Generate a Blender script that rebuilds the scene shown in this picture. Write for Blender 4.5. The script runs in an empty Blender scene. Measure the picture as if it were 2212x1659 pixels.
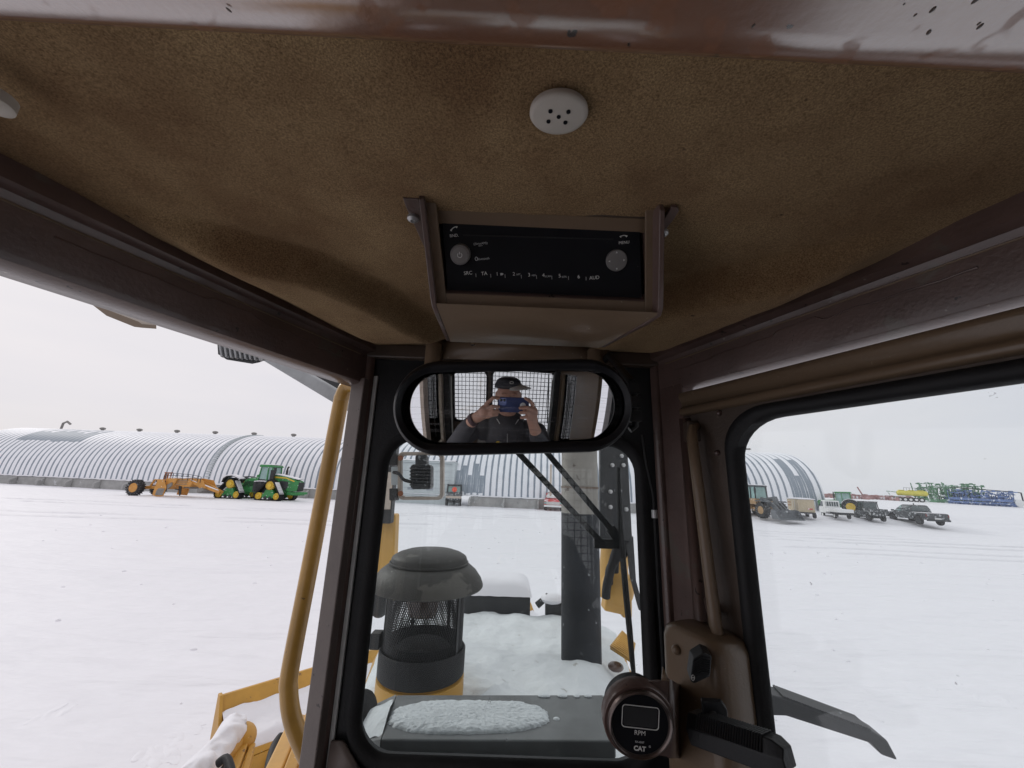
import bpy, bmesh, math, random
from mathutils import Vector, Matrix, noise
random.seed(7)
C = bpy.context.scene.collection
PI = math.pi
H = 2.65                      # eye height above the snow

# ------------------------------------------------------------------ camera
FPX, CX, CY = 850.0, 1106.0, 829.5
TILT, ROLL = math.radians(14.3), math.radians(1.9)
fw = Vector((0, math.cos(TILT), math.sin(TILT)))
r0 = Vector((1, 0, 0)); u0 = Vector((0, -math.sin(TILT), math.cos(TILT)))
Rv = r0*math.cos(ROLL) + u0*math.sin(ROLL)
Uv = -r0*math.sin(ROLL) + u0*math.cos(ROLL)
cam_d = bpy.data.cameras.new('camera'); cam = bpy.data.objects.new('camera', cam_d); C.objects.link(cam)
m3 = Matrix((Rv, Uv, -fw)).transposed()
cam.matrix_world = Matrix.Translation((0, 0, H)) @ m3.to_4x4()
cam_d.sensor_width = 36; cam_d.lens = FPX/2212*36
cam_d.clip_start = 0.01; cam_d.clip_end = 6000
bpy.context.scene.camera = cam

# ------------------------------------------------------------------ light
SUN_EL, SUN_AZ = math.radians(28), math.radians(-60)     # low veiled sun, left and ahead
w = bpy.data.worlds.new('World'); bpy.context.scene.world = w; w.use_nodes = True
nt = w.node_tree; nt.nodes.clear()
def N(t, **k):
    n = nt.nodes.new(t)
    for a, b in k.items(): setattr(n, a, b)
    return n
out = N('ShaderNodeOutputWorld'); mixs = N('ShaderNodeMixShader'); mixs.inputs[0].default_value = 0.93
sky = N('ShaderNodeTexSky', sky_type='NISHITA', sun_disc=False); sky.sun_elevation = SUN_EL; sky.sun_rotation = SUN_AZ
b1 = N('ShaderNodeBackground'); b1.inputs[1].default_value = 0.08; nt.links.new(sky.outputs[0], b1.inputs[0])
b2 = N('ShaderNodeBackground'); b2.inputs[1].default_value = .90
tc = N('ShaderNodeTexCoord'); sp = N('ShaderNodeSeparateXYZ'); nt.links.new(tc.outputs['Generated'], sp.inputs[0])
rp = N('ShaderNodeValToRGB'); nt.links.new(sp.outputs['Z'], rp.inputs[0])
el = rp.color_ramp.elements
el[0].position = 0.0; el[0].color = (0.83, 0.82, 0.865, 1)
el[1].position = 1.0; el[1].color = (1.04, 1.04, 1.07, 1)
e = el.new(0.12); e.color = (0.875, 0.855, 0.90, 1)
e = el.new(0.35); e.color = (0.97, 0.94, 0.96, 1)
mp = N('ShaderNodeMapping'); mp.inputs['Scale'].default_value = (1, 1, 4.5); nt.links.new(tc.outputs['Generated'], mp.inputs[0])
nz = N('ShaderNodeTexNoise'); nz.inputs['Scale'].default_value = 1.6; nz.inputs['Detail'].default_value = 5; nz.inputs['Roughness'].default_value = .5
nt.links.new(mp.outputs[0], nz.inputs['Vector'])
r2 = N('ShaderNodeValToRGB'); nt.links.new(nz.outputs[0], r2.inputs[0])
r2.color_ramp.elements[0].position = .32; r2.color_ramp.elements[0].color = (.93, .935, .96, 1)
r2.color_ramp.elements[1].position = .68; r2.color_ramp.elements[1].color = (1.04, 1.02, 1.01, 1)
mx = N('ShaderNodeMix', data_type='RGBA', blend_type='MULTIPLY'); mx.inputs[0].default_value = 1
nt.links.new(rp.outputs[0], mx.inputs[6]); nt.links.new(r2.outputs[0], mx.inputs[7]); nt.links.new(mx.outputs[2], b2.inputs[0])
nt.links.new(b1.outputs[0], mixs.inputs[1]); nt.links.new(b2.outputs[0], mixs.inputs[2]); nt.links.new(mixs.outputs[0], out.inputs[0])
sd = bpy.data.lights.new('sun', 'SUN'); sd.energy = 0.75; sd.angle = math.radians(12); sd.color = (1, .96, .92)
so = bpy.data.objects.new('sun', sd); C.objects.link(so)
so.rotation_euler = (PI/2 - SUN_EL, 0, math.radians(180) - SUN_AZ)
vs = bpy.context.scene.view_settings; vs.view_transform = 'Standard'; vs.look = 'None'; vs.exposure = 0.0; vs.gamma = 1; vs.use_curve_mapping = False
cy = bpy.context.scene.cycles
cy.max_bounces = 10; cy.diffuse_bounces = 5; cy.glossy_bounces = 5; cy.transparent_max_bounces = 24; cy.sample_clamp_indirect = 6

S = lambda a, b, x: (lambda t: t*t*(3-2*t))(min(1, max(0, (x-a)/(b-a))))
# ------------------------------------------------------------------ pixel rays, used only to read places off the photograph
def ray(x, y): return fw*FPX + Rv*(x-CX) + Uv*(CY-y)
def PY(x, y, Y): d = ray(x, y); return Vector((d.x, d.y, d.z))*(Y/d.y) + Vector((0, 0, H))
def PZ(x, y, z): d = ray(x, y); return d*((z-H)/d.z) + Vector((0, 0, H))
def PP(x, y, p, n): d = ray(x, y); o = Vector((0, 0, H)); return o + d*(((p-o).dot(n))/d.dot(n))

# ------------------------------------------------------------------ materials
M = {}
def mat(key, col, rough=.5, metal=0., var=.15, vscale=6., bump=0., bscale=60., coat=0., spots=None, col2=None, thr=(.45, .6), spec=.5):
    m = bpy.data.materials.new(key); m.use_nodes = True; t = m.node_tree; n = t.nodes; L = t.links
    b = n['Principled BSDF']; b.inputs['Metallic'].default_value = metal; b.inputs['Roughness'].default_value = rough
    b.inputs['Coat Weight'].default_value = coat; b.inputs['Coat Roughness'].default_value = .12
    b.inputs['Specular IOR Level'].default_value = spec
    tcn = n.new('ShaderNodeTexCoord')
    no = n.new('ShaderNodeTexNoise'); no.inputs['Scale'].default_value = vscale; no.inputs['Detail'].default_value = 6; no.inputs['Roughness'].default_value = .62
    L.new(tcn.outputs['Object'], no.inputs['Vector'])
    cr = n.new('ShaderNodeValToRGB'); L.new(no.outputs[0], cr.inputs[0])
    c2 = col2 or tuple(c*(1-var) for c in col); c1 = col if col2 else tuple(min(1, c*(1+var)) for c in col)
    cr.color_ramp.elements[0].position = thr[0] if col2 else .3; cr.color_ramp.elements[0].color = (*c2, 1)
    cr.color_ramp.elements[1].position = thr[1] if col2 else .7; cr.color_ramp.elements[1].color = (*c1, 1)
    last = cr.outputs[0]
    if spots:                        # (colour, scale, amount) small specks of dirt, chips or frost
        for k, (sc_, ss, sa) in enumerate(spots):
            n2 = n.new('ShaderNodeTexNoise'); n2.inputs['Scale'].default_value = ss; n2.inputs['Detail'].default_value = 3; n2.inputs['Roughness'].default_value = .7
            mp_ = n.new('ShaderNodeMapping'); mp_.inputs['Location'].default_value = (k*3.1, 1.7, k); L.new(tcn.outputs['Object'], mp_.inputs[0]); L.new(mp_.outputs[0], n2.inputs['Vector'])
            rr = n.new('ShaderNodeValToRGB'); rr.color_ramp.elements[0].position = 1-sa; rr.color_ramp.elements[1].position = min(1, 1-sa+.03); L.new(n2.outputs[0], rr.inputs[0])
            mm = n.new('ShaderNodeMix'); mm.data_type = 'RGBA'; L.new(rr.outputs[0], mm.inputs[0]); L.new(last, mm.inputs[6]); mm.inputs[7].default_value = (*sc_, 1); last = mm.outputs[2]
    L.new(last, b.inputs['Base Color'])
    rv = n.new('ShaderNodeMapRange'); rv.inputs[3].default_value = max(0.02, rough-.1); rv.inputs[4].default_value = min(1, rough+.14); L.new(no.outputs[0], rv.inputs[0]); L.new(rv.outputs[0], b.inputs['Roughness'])
    if bump:
        bn = n.new('ShaderNodeTexNoise'); bn.inputs['Scale'].default_value = bscale; bn.inputs['Detail'].default_value = 5; L.new(tcn.outputs['Object'], bn.inputs['Vector'])
        bu = n.new('ShaderNodeBump'); bu.inputs['Strength'].default_value = bump; bu.inputs['Distance'].default_value = .004 if bscale > 20 else .05
        L.new(bn.outputs[0], bu.inputs['Height']); L.new(bu.outputs[0], b.inputs['Normal'])
    M[key] = m; return m
def mat_glass(key, tint, gloss=1.0, specks=0., spcol=(.75, .78, .8), film=0., ior=1.5, dust=0.):
    m = bpy.data.materials.new(key); m.use_nodes = True; t = m.node_tree; n = t.nodes; L = t.links; n.clear()
    o = n.new('ShaderNodeOutputMaterial'); tr = n.new('ShaderNodeBsdfTransparent'); tr.inputs[0].default_value = (*tint, 1)
    gl = n.new('ShaderNodeBsdfGlossy'); gl.inputs['Roughness'].default_value = 0.01; gl.inputs[0].default_value = (gloss, gloss, gloss, 1)
    fr = n.new('ShaderNodeFresnel'); fr.inputs[0].default_value = ior
    ms = n.new('ShaderNodeMixShader'); L.new(fr.outputs[0], ms.inputs[0])
    if dust:
        tl = n.new('ShaderNodeBsdfTranslucent'); tl.inputs[0].default_value = (.80, .86, .88, 1); md_ = n.new('ShaderNodeMixShader'); md_.inputs[0].default_value = dust
        L.new(tr.outputs[0], md_.inputs[1]); L.new(tl.outputs[0], md_.inputs[2]); L.new(md_.outputs[0], ms.inputs[1])
    else: L.new(tr.outputs[0], ms.inputs[1])
    L.new(gl.outputs[0], ms.inputs[2]); last = ms
    if specks or film:
        tcn = n.new('ShaderNodeTexCoord'); no = n.new('ShaderNodeTexNoise'); no.inputs['Scale'].default_value = 34; no.inputs['Detail'].default_value = 4; no.inputs['Roughness'].default_value = .75
        L.new(tcn.outputs['Object'], no.inputs['Vector'])
        rr = n.new('ShaderNodeValToRGB'); rr.color_ramp.elements[0].position = 1-specks; rr.color_ramp.elements[1].position = min(1, 1-specks+.04)
        rr.color_ramp.elements[0].color = (film, film, film, 1); rr.color_ramp.elements[1].color = (.55, .55, .55, 1); L.new(no.outputs[0], rr.inputs[0])
        df = n.new('ShaderNodeBsdfDiffuse'); df.inputs[0].default_value = (*spcol, 1)
        m2 = n.new('ShaderNodeMixShader'); L.new(rr.outputs[0], m2.inputs[0]); L.new(last.outputs[0], m2.inputs[1]); L.new(df.outputs[0], m2.inputs[2]); last = m2
    L.new(last.outputs[0], o.inputs[0]); M[key] = m; return m

mat('brown_paint', (.105, .066, .056), .36, var=.30, vscale=9, bump=.16, bscale=190, coat=.35, spots=[((.02, .012, .01), 48, .33), ((.20, .16, .13), 75, .305), ((.11, .085, .07), 13, .37)])
mat('brown_beam', (.22, .10, .055), .30, var=.15, vscale=4, bump=.16, bscale=220, coat=.7, spots=[((.035, .02, .016), 42, .335)])
mat('brown_dark', (.066, .045, .033), .42, var=.25, vscale=7, bump=.15, bscale=200, coat=.15, spots=[((.12, .09, .07), 60, .27)])
mat('console_tan', (.165, .112, .070), .40, var=.12, vscale=8, bump=.10, bscale=250, coat=.2, spots=[((.30, .26, .2), 90, .31), ((.02, .012, .01), 70, .27)])
mat('post_grey', (.115, .090, .080), .45, var=.18, vscale=14, bump=.12, bscale=150, spots=[((.03, .022, .02), 55, .33)])
mat('white_trim', (.42, .43, .42), .4, var=.2, vscale=20)
mat('black_rubber', (.014, .014, .015), .55, spec=.28, var=.3, vscale=12, bump=.2, bscale=180)
mat('black_plastic', (.016, .017, .019), .42, spec=.28, var=.3, vscale=15, bump=.15, bscale=260)
mat('radio_black', (.006, .0065, .009), .45, var=.3, vscale=15, spec=.18, spots=[((.12, .12, .12), 130, .27)])
mat('mirror_black', (.011, .011, .013), .40, spec=.28, var=.2, vscale=12, bump=.1, bscale=300)
mat('knob_grey', (.20, .19, .185), .38, metal=.3, var=.1)
mat('print_white', (.66, .66, .64), .6, var=.05)
mat('print_grey', (.50, .51, .51), .6, var=.05)
mat('chrome', (.55, .53, .52), .25, metal=1, var=.15, vscale=40)
mat('bezel', (.16, .13, .12), .28, metal=.9, var=.15, vscale=30)
mat('disc_beige', (.46, .42, .37), .5, var=.08, vscale=30)
mat('cat_yellow', (.50, .27, .045), .45, var=.16, vscale=5, bump=.12, bscale=90, spots=[((.22, .12, .05), 14, .34), ((.6, .5, .35), 40, .28)])
mat('rail_yellow', (.42, .235, .05), .38, var=.18, vscale=11, bump=.08, bscale=120, coat=.3, spots=[((.15, .085, .03), 26, .30)])
mat('cyl_yellow', (.56, .32, .08), .42, var=.14, vscale=7, bump=.1, bscale=80)
mat('machine_black', (.022, .023, .025), .5, var=.45, vscale=8, bump=.25, bscale=70, spots=[((.30, .32, .33), 26, .30), ((.10, .10, .10), 9, .36)])
mat('stack_black', (.018, .020, .024), .6, var=.5, vscale=6, bump=.3, bscale=50, spec=.3, spots=[((.34, .35, .36), 34, .325), ((.07, .07, .075), 8, .4)])
mat('stack_grey', (.24, .225, .20), .6, var=.22, vscale=12, bump=.3, bscale=60, spots=[((.12, .10, .085), 20, .36)])
mat('cap_olive', (.040, .038, .034), .50, spec=.3, var=.28, vscale=7, bump=.25, bscale=90, spots=[((.30, .30, .28), 30, .32), ((.09, .085, .075), 8, .44)])
mat('cowl_grey', (.15, .158, .16), .55, var=.35, vscale=7, bump=.2, bscale=60, spots=[((.18, .19, .19), 16, .35)])
mat('snow', (.79, .785, .82), .6, var=.02, vscale=3, bump=.35, bscale=26, spec=.25)
mat('hood_snow_dark', (.67, .70, .715), .6, var=.09, vscale=5, bump=.8, bscale=70, spec=.25, spots=[((.42, .42, .40), 22, .33)])  # hood snow, base colour set darker than the yard snow
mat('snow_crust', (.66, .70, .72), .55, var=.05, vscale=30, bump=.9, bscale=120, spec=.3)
mat('beige_metal', (.46, .39, .33), .5, var=.2, vscale=18, bump=.1, spots=[((.20, .12, .08), 30, .34)])
mat('lamp_black', (.04, .042, .045), .5, var=.5, vscale=30, spots=[((.3, .32, .33), 50, .40)])
mat('rops_grey', (.30, .31, .32), .5, var=.25, vscale=9, bump=.1)
mat('skin', (.42, .235, .17), .5, var=.12, vscale=30, bump=.1, bscale=200)
mat('jacket', (.045, .044, .050), .85, var=.25, vscale=25, bump=.2, bscale=150)
mat('cap_dark', (.02, .022, .03), .8, var=.2, vscale=40)
mat('cap_brim', (.42, .41, .38), .8, var=.1, vscale=40)
mat('phone_blue', (.030, .045, .14), .55, var=.08)
mat('phone_lens', (.10, .14, .42), .12, var=.1, coat=1)
mat('lens_dark', (.006, .006, .012), .05, coat=1)
mat('shirt', (.55, .55, .55), .8)
mat('watch_band', (.06, .03, .035), .6)
mat('strap_steel', (.45, .45, .45), .35, metal=.6)
mat('vinyl', (.035, .030, .028), .6, var=.2, vscale=12, bump=.2, bscale=90)
mat('mesh_black', (.012, .012, .013), .6)
mat('floor_black', (.02, .02, .02), .8)
# outside
mat('concrete', (.36, .36, .355), .85, var=.2, vscale=1.1, bump=.3, bscale=8, spots=[((.55, .56, .58), 1.6, .38)])
mat('door_metal', (.50, .545, .56), .5, var=.05, vscale=.6)
mat('steel', (.30, .33, .37), .45, metal=.3, var=.15, vscale=.8)
mat('tyre', (.030, .030, .031), .85, var=.3, vscale=8, spots=[((.5, .5, .52), 7, .38)])
mat('green', (.035, .22, .06), .5, var=.2, vscale=3, coat=.1, spots=[((.66, .68, .70), 5, .36)])
mat('jd_yellow', (.66, .45, .05), .5, var=.12, vscale=3, spots=[((.7, .7, .7), 6, .33)])
mat('orange', (.56, .27, .06), .5, var=.14, vscale=2.5, spots=[((.7, .6, .5), 3, .34)])
mat('scorch', (.14, .10, .075), .7)
mat('rust', (.30, .11, .05), .7, var=.25, vscale=4)
mat('dark_metal', (.035, .038, .042), .6, var=.3, vscale=4, spots=[((.45, .46, .48), 5, .34)])
mat('plate_grey', (.22, .21, .20), .6, var=.25, vscale=3)
mat('tail_red', (.16, .03, .03), .4)
mat('car_window', (.045, .065, .068), .1, var=.2, vscale=1.2, coat=1)
mat('cab_window', (.24, .38, .36), .15, var=.3, vscale=1.5, coat=1)
mat('pickup_black', (.045, .05, .055), .42, var=.25, vscale=3, coat=.4, spots=[((.42, .44, .46), 4.2, .43)])
mat('utv_grey', (.05, .055, .06), .5, var=.25, vscale=3, spots=[((.5, .52, .53), 5, .44)])
mat('loader_tan', (.34, .22, .11), .55, var=.15, vscale=2, spots=[((.6, .6, .6), 3, .40)])
mat('loader_dark', (.09, .10, .11), .6, var=.25, vscale=2, spots=[((.55, .57, .58), 3, .36)])
mat('tan_box', (.50, .42, .29), .6, var=.08, vscale=1.5)
mat('white_paint', (.74, .75, .75), .45, var=.04, vscale=2)
mat('red_paint', (.50, .045, .05), .45, var=.1, vscale=2, spots=[((.75, .75, .78), 2.5, .42)])
mat('red_mark', (.85, .10, .05), .5)
mat('seed_green', (.12, .26, .15), .6, var=.35, vscale=.7, spots=[((.7, .75, .75), 1.6, .44)])
mat('seed_blue', (.13, .20, .40), .6, var=.3, vscale=.7, spots=[((.7, .75, .8), 1.6, .44)])
mat('seed_yellow', (.62, .56, .10), .5, var=.15, vscale=.7)
mat('red_iron', (.38, .22, .21), .7, var=.25, vscale=1.2, spots=[((.7, .7, .72), 1.2, .42)])
mat_glass('glass_tint', (.975, 1.0, 1.0), gloss=.8, specks=.285, spcol=(.5, .52, .53), ior=1.33, dust=.022)
mat_glass('glass_wind', (.970, 1.0, .998), gloss=.9, specks=.29, spcol=(.6, .62, .63), film=.004, ior=1.45, dust=.01)
mat_glass('glass_clear', (.96, .97, .96))

def mat_mirror():
    m = bpy.data.materials.new('mirror_glass'); m.use_nodes = True; t = m.node_tree; n = t.nodes; L = t.links
    b = n['Principled BSDF']; b.inputs['Metallic'].default_value = 1; b.inputs['Roughness'].default_value = .012; b.inputs['Base Color'].default_value = (.80, .82, .84, 1)
    tcn = n.new('ShaderNodeTexCoord'); mpn = n.new('ShaderNodeMapping'); mpn.inputs['Scale'].default_value = (4, 4, 160); mpn.inputs['Rotation'].default_value = (0, .12, 0)
    no = n.new('ShaderNodeTexNoise'); no.inputs['Scale'].default_value = 3; no.inputs['Detail'].default_value = 4; L.new(tcn.outputs['Object'], mpn.inputs[0]); L.new(mpn.outputs[0], no.inputs['Vector'])
    rr = n.new('ShaderNodeValToRGB'); rr.color_ramp.elements[0].position = .54; rr.color_ramp.elements[1].position = .66; rr.color_ramp.elements[1].color = (.17, .17, .17, 1); L.new(no.outputs[0], rr.inputs[0])
    df = n.new('ShaderNodeBsdfDiffuse'); df.inputs[0].default_value = (.6, .6, .62, 1)
    ms = n.new('ShaderNodeMixShader'); L.new(rr.outputs[0], ms.inputs[0]); L.new(b.outputs[0], ms.inputs[1]); L.new(df.outputs[0], ms.inputs[2])
    L.new(ms.outputs[0], n['Material Output'].inputs[0]); M['mirror_glass'] = m
mat_mirror()
_b = M['brown_beam'].node_tree.nodes['Principled BSDF']; _b.inputs['Coat Weight'].default_value = 1; _b.inputs['Coat IOR'].default_value = 2.9; _b.inputs['Coat Roughness'].default_value = .19
def beam_spots():
    t = M['brown_beam'].node_tree; n = t.nodes; L = t.links; b = n['Principled BSDF']; tcn = [k for k in n if k.type == 'TEX_COORD'][0]; last = None
    for sc_, p0 in ((46, .60), (19, .64)):
        k = n.new('ShaderNodeTexNoise'); k.inputs['Scale'].default_value = sc_; k.inputs['Detail'].default_value = 2; L.new(tcn.outputs['Object'], k.inputs['Vector'])
        r = n.new('ShaderNodeMapRange'); r.inputs[1].default_value = p0; r.inputs[2].default_value = p0+.05; r.inputs[3].default_value = 1; r.inputs[4].default_value = .35; L.new(k.outputs[0], r.inputs[0])
        if last: m = n.new('ShaderNodeMath'); m.operation = 'MULTIPLY'; L.new(last, m.inputs[0]); L.new(r.outputs[0], m.inputs[1]); last = m.outputs[0]
        else: last = r.outputs[0]
    L.new(last, b.inputs['Coat Weight'])
beam_spots()
def mat_liner():
    m = bpy.data.materials.new('headliner_felt'); m.use_nodes = True; t = m.node_tree; n = t.nodes; L = t.links
    b = n['Principled BSDF']; b.inputs['Roughness'].default_value = .95; b.inputs['Specular IOR Level'].default_value = .1
    b.inputs['Sheen Weight'].default_value = .25; b.inputs['Sheen Roughness'].default_value = .5; b.inputs['Sheen Tint'].default_value = (.8, .6, .4, 1)
    tcn = n.new('ShaderNodeTexCoord')
    def nz_(s, d, r=.6):
        k = n.new('ShaderNodeTexNoise'); k.inputs['Scale'].default_value = s; k.inputs['Detail'].default_value = d; k.inputs['Roughness'].default_value = r; L.new(tcn.outputs['Object'], k.inputs['Vector']); return k
    a = nz_(620, 4, .85); bb = nz_(7, 4); c = nz_(60, 3)
    r1 = n.new('ShaderNodeValToRGB'); L.new(a.outputs[0], r1.inputs[0]); r1.color_ramp.elements[0].position = .38; r1.color_ramp.elements[1].position = .62
    r1.color_ramp.elements[0].color = (.135, .088, .046, 1); r1.color_ramp.elements[1].color = (.405, .285, .158, 1)
    r2_ = n.new('ShaderNodeValToRGB'); L.new(bb.outputs[0], r2_.inputs[0]); r2_.color_ramp.elements[0].position = .35; r2_.color_ramp.elements[1].position = .65
    r2_.color_ramp.elements[0].color = (.62, .53, .48, 1); r2_.color_ramp.elements[1].color = (1.06, 1.04, 1.0, 1)
    mx_ = n.new('ShaderNodeMix'); mx_.data_type = 'RGBA'; mx_.blend_type = 'MULTIPLY'; mx_.inputs[0].default_value = 1; L.new(r1.outputs[0], mx_.inputs[6]); L.new(r2_.outputs[0], mx_.inputs[7])
    s = nz_(45, 2, .8); r3 = n.new('ShaderNodeValToRGB'); L.new(s.outputs[0], r3.inputs[0]); r3.color_ramp.elements[0].position = .72; r3.color_ramp.elements[1].position = .75
    m2 = n.new('ShaderNodeMix'); m2.data_type = 'RGBA'; L.new(r3.outputs[0], m2.inputs[0]); L.new(mx_.outputs[2], m2.inputs[6]); m2.inputs[7].default_value = (.05, .03, .02, 1)
    L.new(m2.outputs[2], b.inputs['Base Color'])
    ad = n.new('ShaderNodeMath'); ad.operation = 'ADD'; L.new(a.outputs[0], ad.inputs[0]); L.new(c.outputs[0], ad.inputs[1])
    bu = n.new('ShaderNodeBump'); bu.inputs['Strength'].default_value = .7; bu.inputs['Distance'].default_value = .0016; L.new(ad.outputs[0], bu.inputs['Height']); L.new(bu.outputs[0], b.inputs['Normal'])
    M['liner'] = m
mat_liner()

# ------------------------------------------------------------------ objects
ORG = {}
def tag(o, label=None, cat=None, group=None, kind=None):
    if label: o['label'] = label
    if cat: o['category'] = cat
    if group: o['group'] = group
    if kind: o['kind'] = kind
    return o
def thing(name, label, cat, loc=(0, 0, 0), rz=0, group=None, world=False, scale=1):
    o = bpy.data.objects.new(name, None); C.objects.link(o); o.empty_display_size = .2
    o.location = loc; o.rotation_euler = (0, 0, rz); o.scale = (scale,)*3
    if world: ORG[o.name] = Vector(loc)
    return tag(o, label, cat, group)
class MB:
    def __init__(s): s.v = []; s.f = []
    def add(s, vs_, fs): k = len(s.v); s.v += [Vector(a) for a in vs_]; s.f += [tuple(i+k for i in f) for f in fs]; return s
    def box(s, x0, x1, y0, y1, z0, z1):
        return s.add([(x0, y0, z0), (x1, y0, z0), (x1, y1, z0), (x0, y1, z0), (x0, y0, z1), (x1, y0, z1), (x1, y1, z1), (x0, y1, z1)],
                     [(3, 2, 1, 0), (4, 5, 6, 7), (0, 1, 5, 4), (1, 2, 6, 5), (2, 3, 7, 6), (3, 0, 4, 7)])
    def bar(s, a, b, wx, wz, up=(0, 0, 1)):        # box along a-b
        a = Vector(a); b = Vector(b); d = (b-a).normalized(); u = Vector(up)
        if abs(d.dot(u)) > .98: u = Vector((0, 1, 0))
        r = d.cross(u).normalized()*wx/2; q = r.cross(d).normalized()*wz/2
        pts = [a-r-q, a+r-q, a+r+q, a-r+q, b-r-q, b+r-q, b+r+q, b-r+q]
        return s.add(pts, [(0, 1, 2, 3), (7, 6, 5, 4), (4, 5, 1, 0), (5, 6, 2, 1), (6, 7, 3, 2), (7, 4, 0, 3)])
    def prism(s, pts, a, b, fn):                    # pts 2d polygon, fn(p,q,t)->3d
        n = len(pts); vs_ = [fn(p, q, a) for p, q in pts] + [fn(p, q, b) for p, q in pts]
        return s.add(vs_, [tuple(range(n)), tuple(range(2*n-1, n-1, -1))] + [(i, i+n, (i+1) % n+n, (i+1) % n) for i in range(n)])
    def side(s, pts, y0, y1): return s.prism(pts, y0, y1, lambda p, q, t: (p, t, q))   # profile in xz
    def ring(s, rings, closed=True, cap=True, close_v=False):
        n = len(rings[0]); k = len(s.v)
        for r in rings: s.v += [Vector(p) for p in r]
        m = len(rings)
        for i in range(m if close_v else m-1):
            for j in range(n if closed else n-1):
                a = k+i*n+j; b = k+i*n+(j+1) % n; c = k+((i+1) % m)*n+(j+1) % n; d = k+((i+1) % m)*n+j
                s.f.append((a, b, c, d))
        if cap and closed and not close_v: s.f.append(tuple(k+j for j in range(n-1, -1, -1))); s.f.append(tuple(k+(m-1)*n+j for j in range(n)))
        return s
    def cyl(s, a, b, r, r2=None, n=20, cap=True):
        a = Vector(a); b = Vector(b); r2 = r if r2 is None else r2; d = (b-a).normalized()
        u = d.orthogonal().normalized(); q = d.cross(u)
        return s.ring([[p + (u*math.cos(2*PI*j/n)+q*math.sin(2*PI*j/n))*rr for j in range(n)] for p, rr in ((a, r), (b, r2))], cap=cap)
    def tube(s, path, rs, n=12, flat=1., up=None):
        path = [Vector(p) for p in path]; rs = rs if isinstance(rs, (list, tuple)) else [rs]*len(path); rings = []; u = None
        for i, p in enumerate(path):
            d = (path[min(i+1, len(path)-1)]-path[max(i-1, 0)]).normalized()
            if u is None: u = (Vector(up).cross(d).normalized() if up else d.orthogonal().normalized())
            u = (u-d*u.dot(d)).normalized(); q = d.cross(u)
            rings.append([p+(u*math.cos(2*PI*j/n)+q*math.sin(2*PI*j/n)*flat)*rs[i] for j in range(n)])
        return s.ring(rings)
    def limb(s, path, rs, n=12):                    # tube with round ends
        path = [Vector(p) for p in path]; rs = list(rs)
        s.tube(path, rs, n)
        for p, r in zip(path, rs): s.sph(p, (r, r, r), n, 8)
        return s
    def sph(s, c, r, n=16, m=10, M3=None):
        c = Vector(c); rings = []
        for i in range(m+1):
            t = PI*min(max(i/m, .02), .98)
            rr = []
            for j in range(n):
                p = Vector((math.sin(t)*math.cos(2*PI*j/n)*r[0], math.sin(t)*math.sin(2*PI*j/n)*r[1], math.cos(t)*r[2]))
                rr.append(c+(M3 @ p if M3 else p))
            rings.append(rr)
        return s.ring(rings)
    def lathe(s, prof, c, n=48, ax='z', cap=True):
        c = Vector(c); R_ = {'z': lambda r, h, a: (r*math.cos(a), r*math.sin(a), h), 'y': lambda r, h, a: (r*math.cos(a), h, r*math.sin(a)), 'x': lambda r, h, a: (h, r*math.cos(a), r*math.sin(a))}[ax]
        return s.ring([[c+Vector(R_(r, h, 2*PI*j/n)) for j in range(n)] for r, h in prof], cap=cap)
    def grid(s, nx, ny, fn):
        k = len(s.v); s.v += [Vector(fn(i/nx, j/ny)) for j in range(ny+1) for i in range(nx+1)]
        s.f += [(k+j*(nx+1)+i, k+j*(nx+1)+i+1, k+(j+1)*(nx+1)+i+1, k+(j+1)*(nx+1)+i) for j in range(ny) for i in range(nx)]; return s
    def build(s, name, m, parent=None, smooth=40, bevel=0, solid=0, fix=True):
        me = bpy.data.meshes.new(name)
        off = Vector()
        p = parent
        while p is not None:
            if p.name in ORG: off = ORG[p.name]; break
            p = p.parent
        me.from_pydata([v-off for v in s.v], [], s.f); me.validate()
        if fix:
            bm = bmesh.new(); bm.from_mesh(me); bmesh.ops.recalc_face_normals(bm, faces=bm.faces); bm.to_mesh(me); bm.free()
        me.materials.append(M[m]); 
        if smooth:
            me.polygons.foreach_set('use_smooth', [True]*len(me.polygons)); me.set_sharp_from_angle(angle=math.radians(smooth))
        o = bpy.data.objects.new(name, me); C.objects.link(o)
        if parent is not None: o.parent = parent
        if solid: md = o.modifiers.new('solid', 'SOLIDIFY'); md.thickness = solid; md.offset = 0
        if bevel: md = o.modifiers.new('bevel', 'BEVEL'); md.width = bevel; md.segments = 2; md.limit_method = 'ANGLE'; md.angle_limit = math.radians(35); md.harden_normals = True
        return o
def copy_tree(o, parent=None):
    c = o.copy(); C.objects.link(c)
    if parent is not None: c.parent = parent
    for ch in list(o.children): copy_tree(ch, c)
    return c
def rrect(w, h, r, n=7, cx=0, cy_=0):
    pts = []
    for sx, sy, a0 in ((1, 1, 0), (-1, 1, 90), (-1, -1, 180), (1, -1, 270)):
        for k in range(n+1):
            a = math.radians(a0+90*k/n); pts.append((cx+sx*(w/2-r)+r*math.cos(a), cy_+sy*(h/2-r)+r*math.sin(a)))
    return pts
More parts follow.
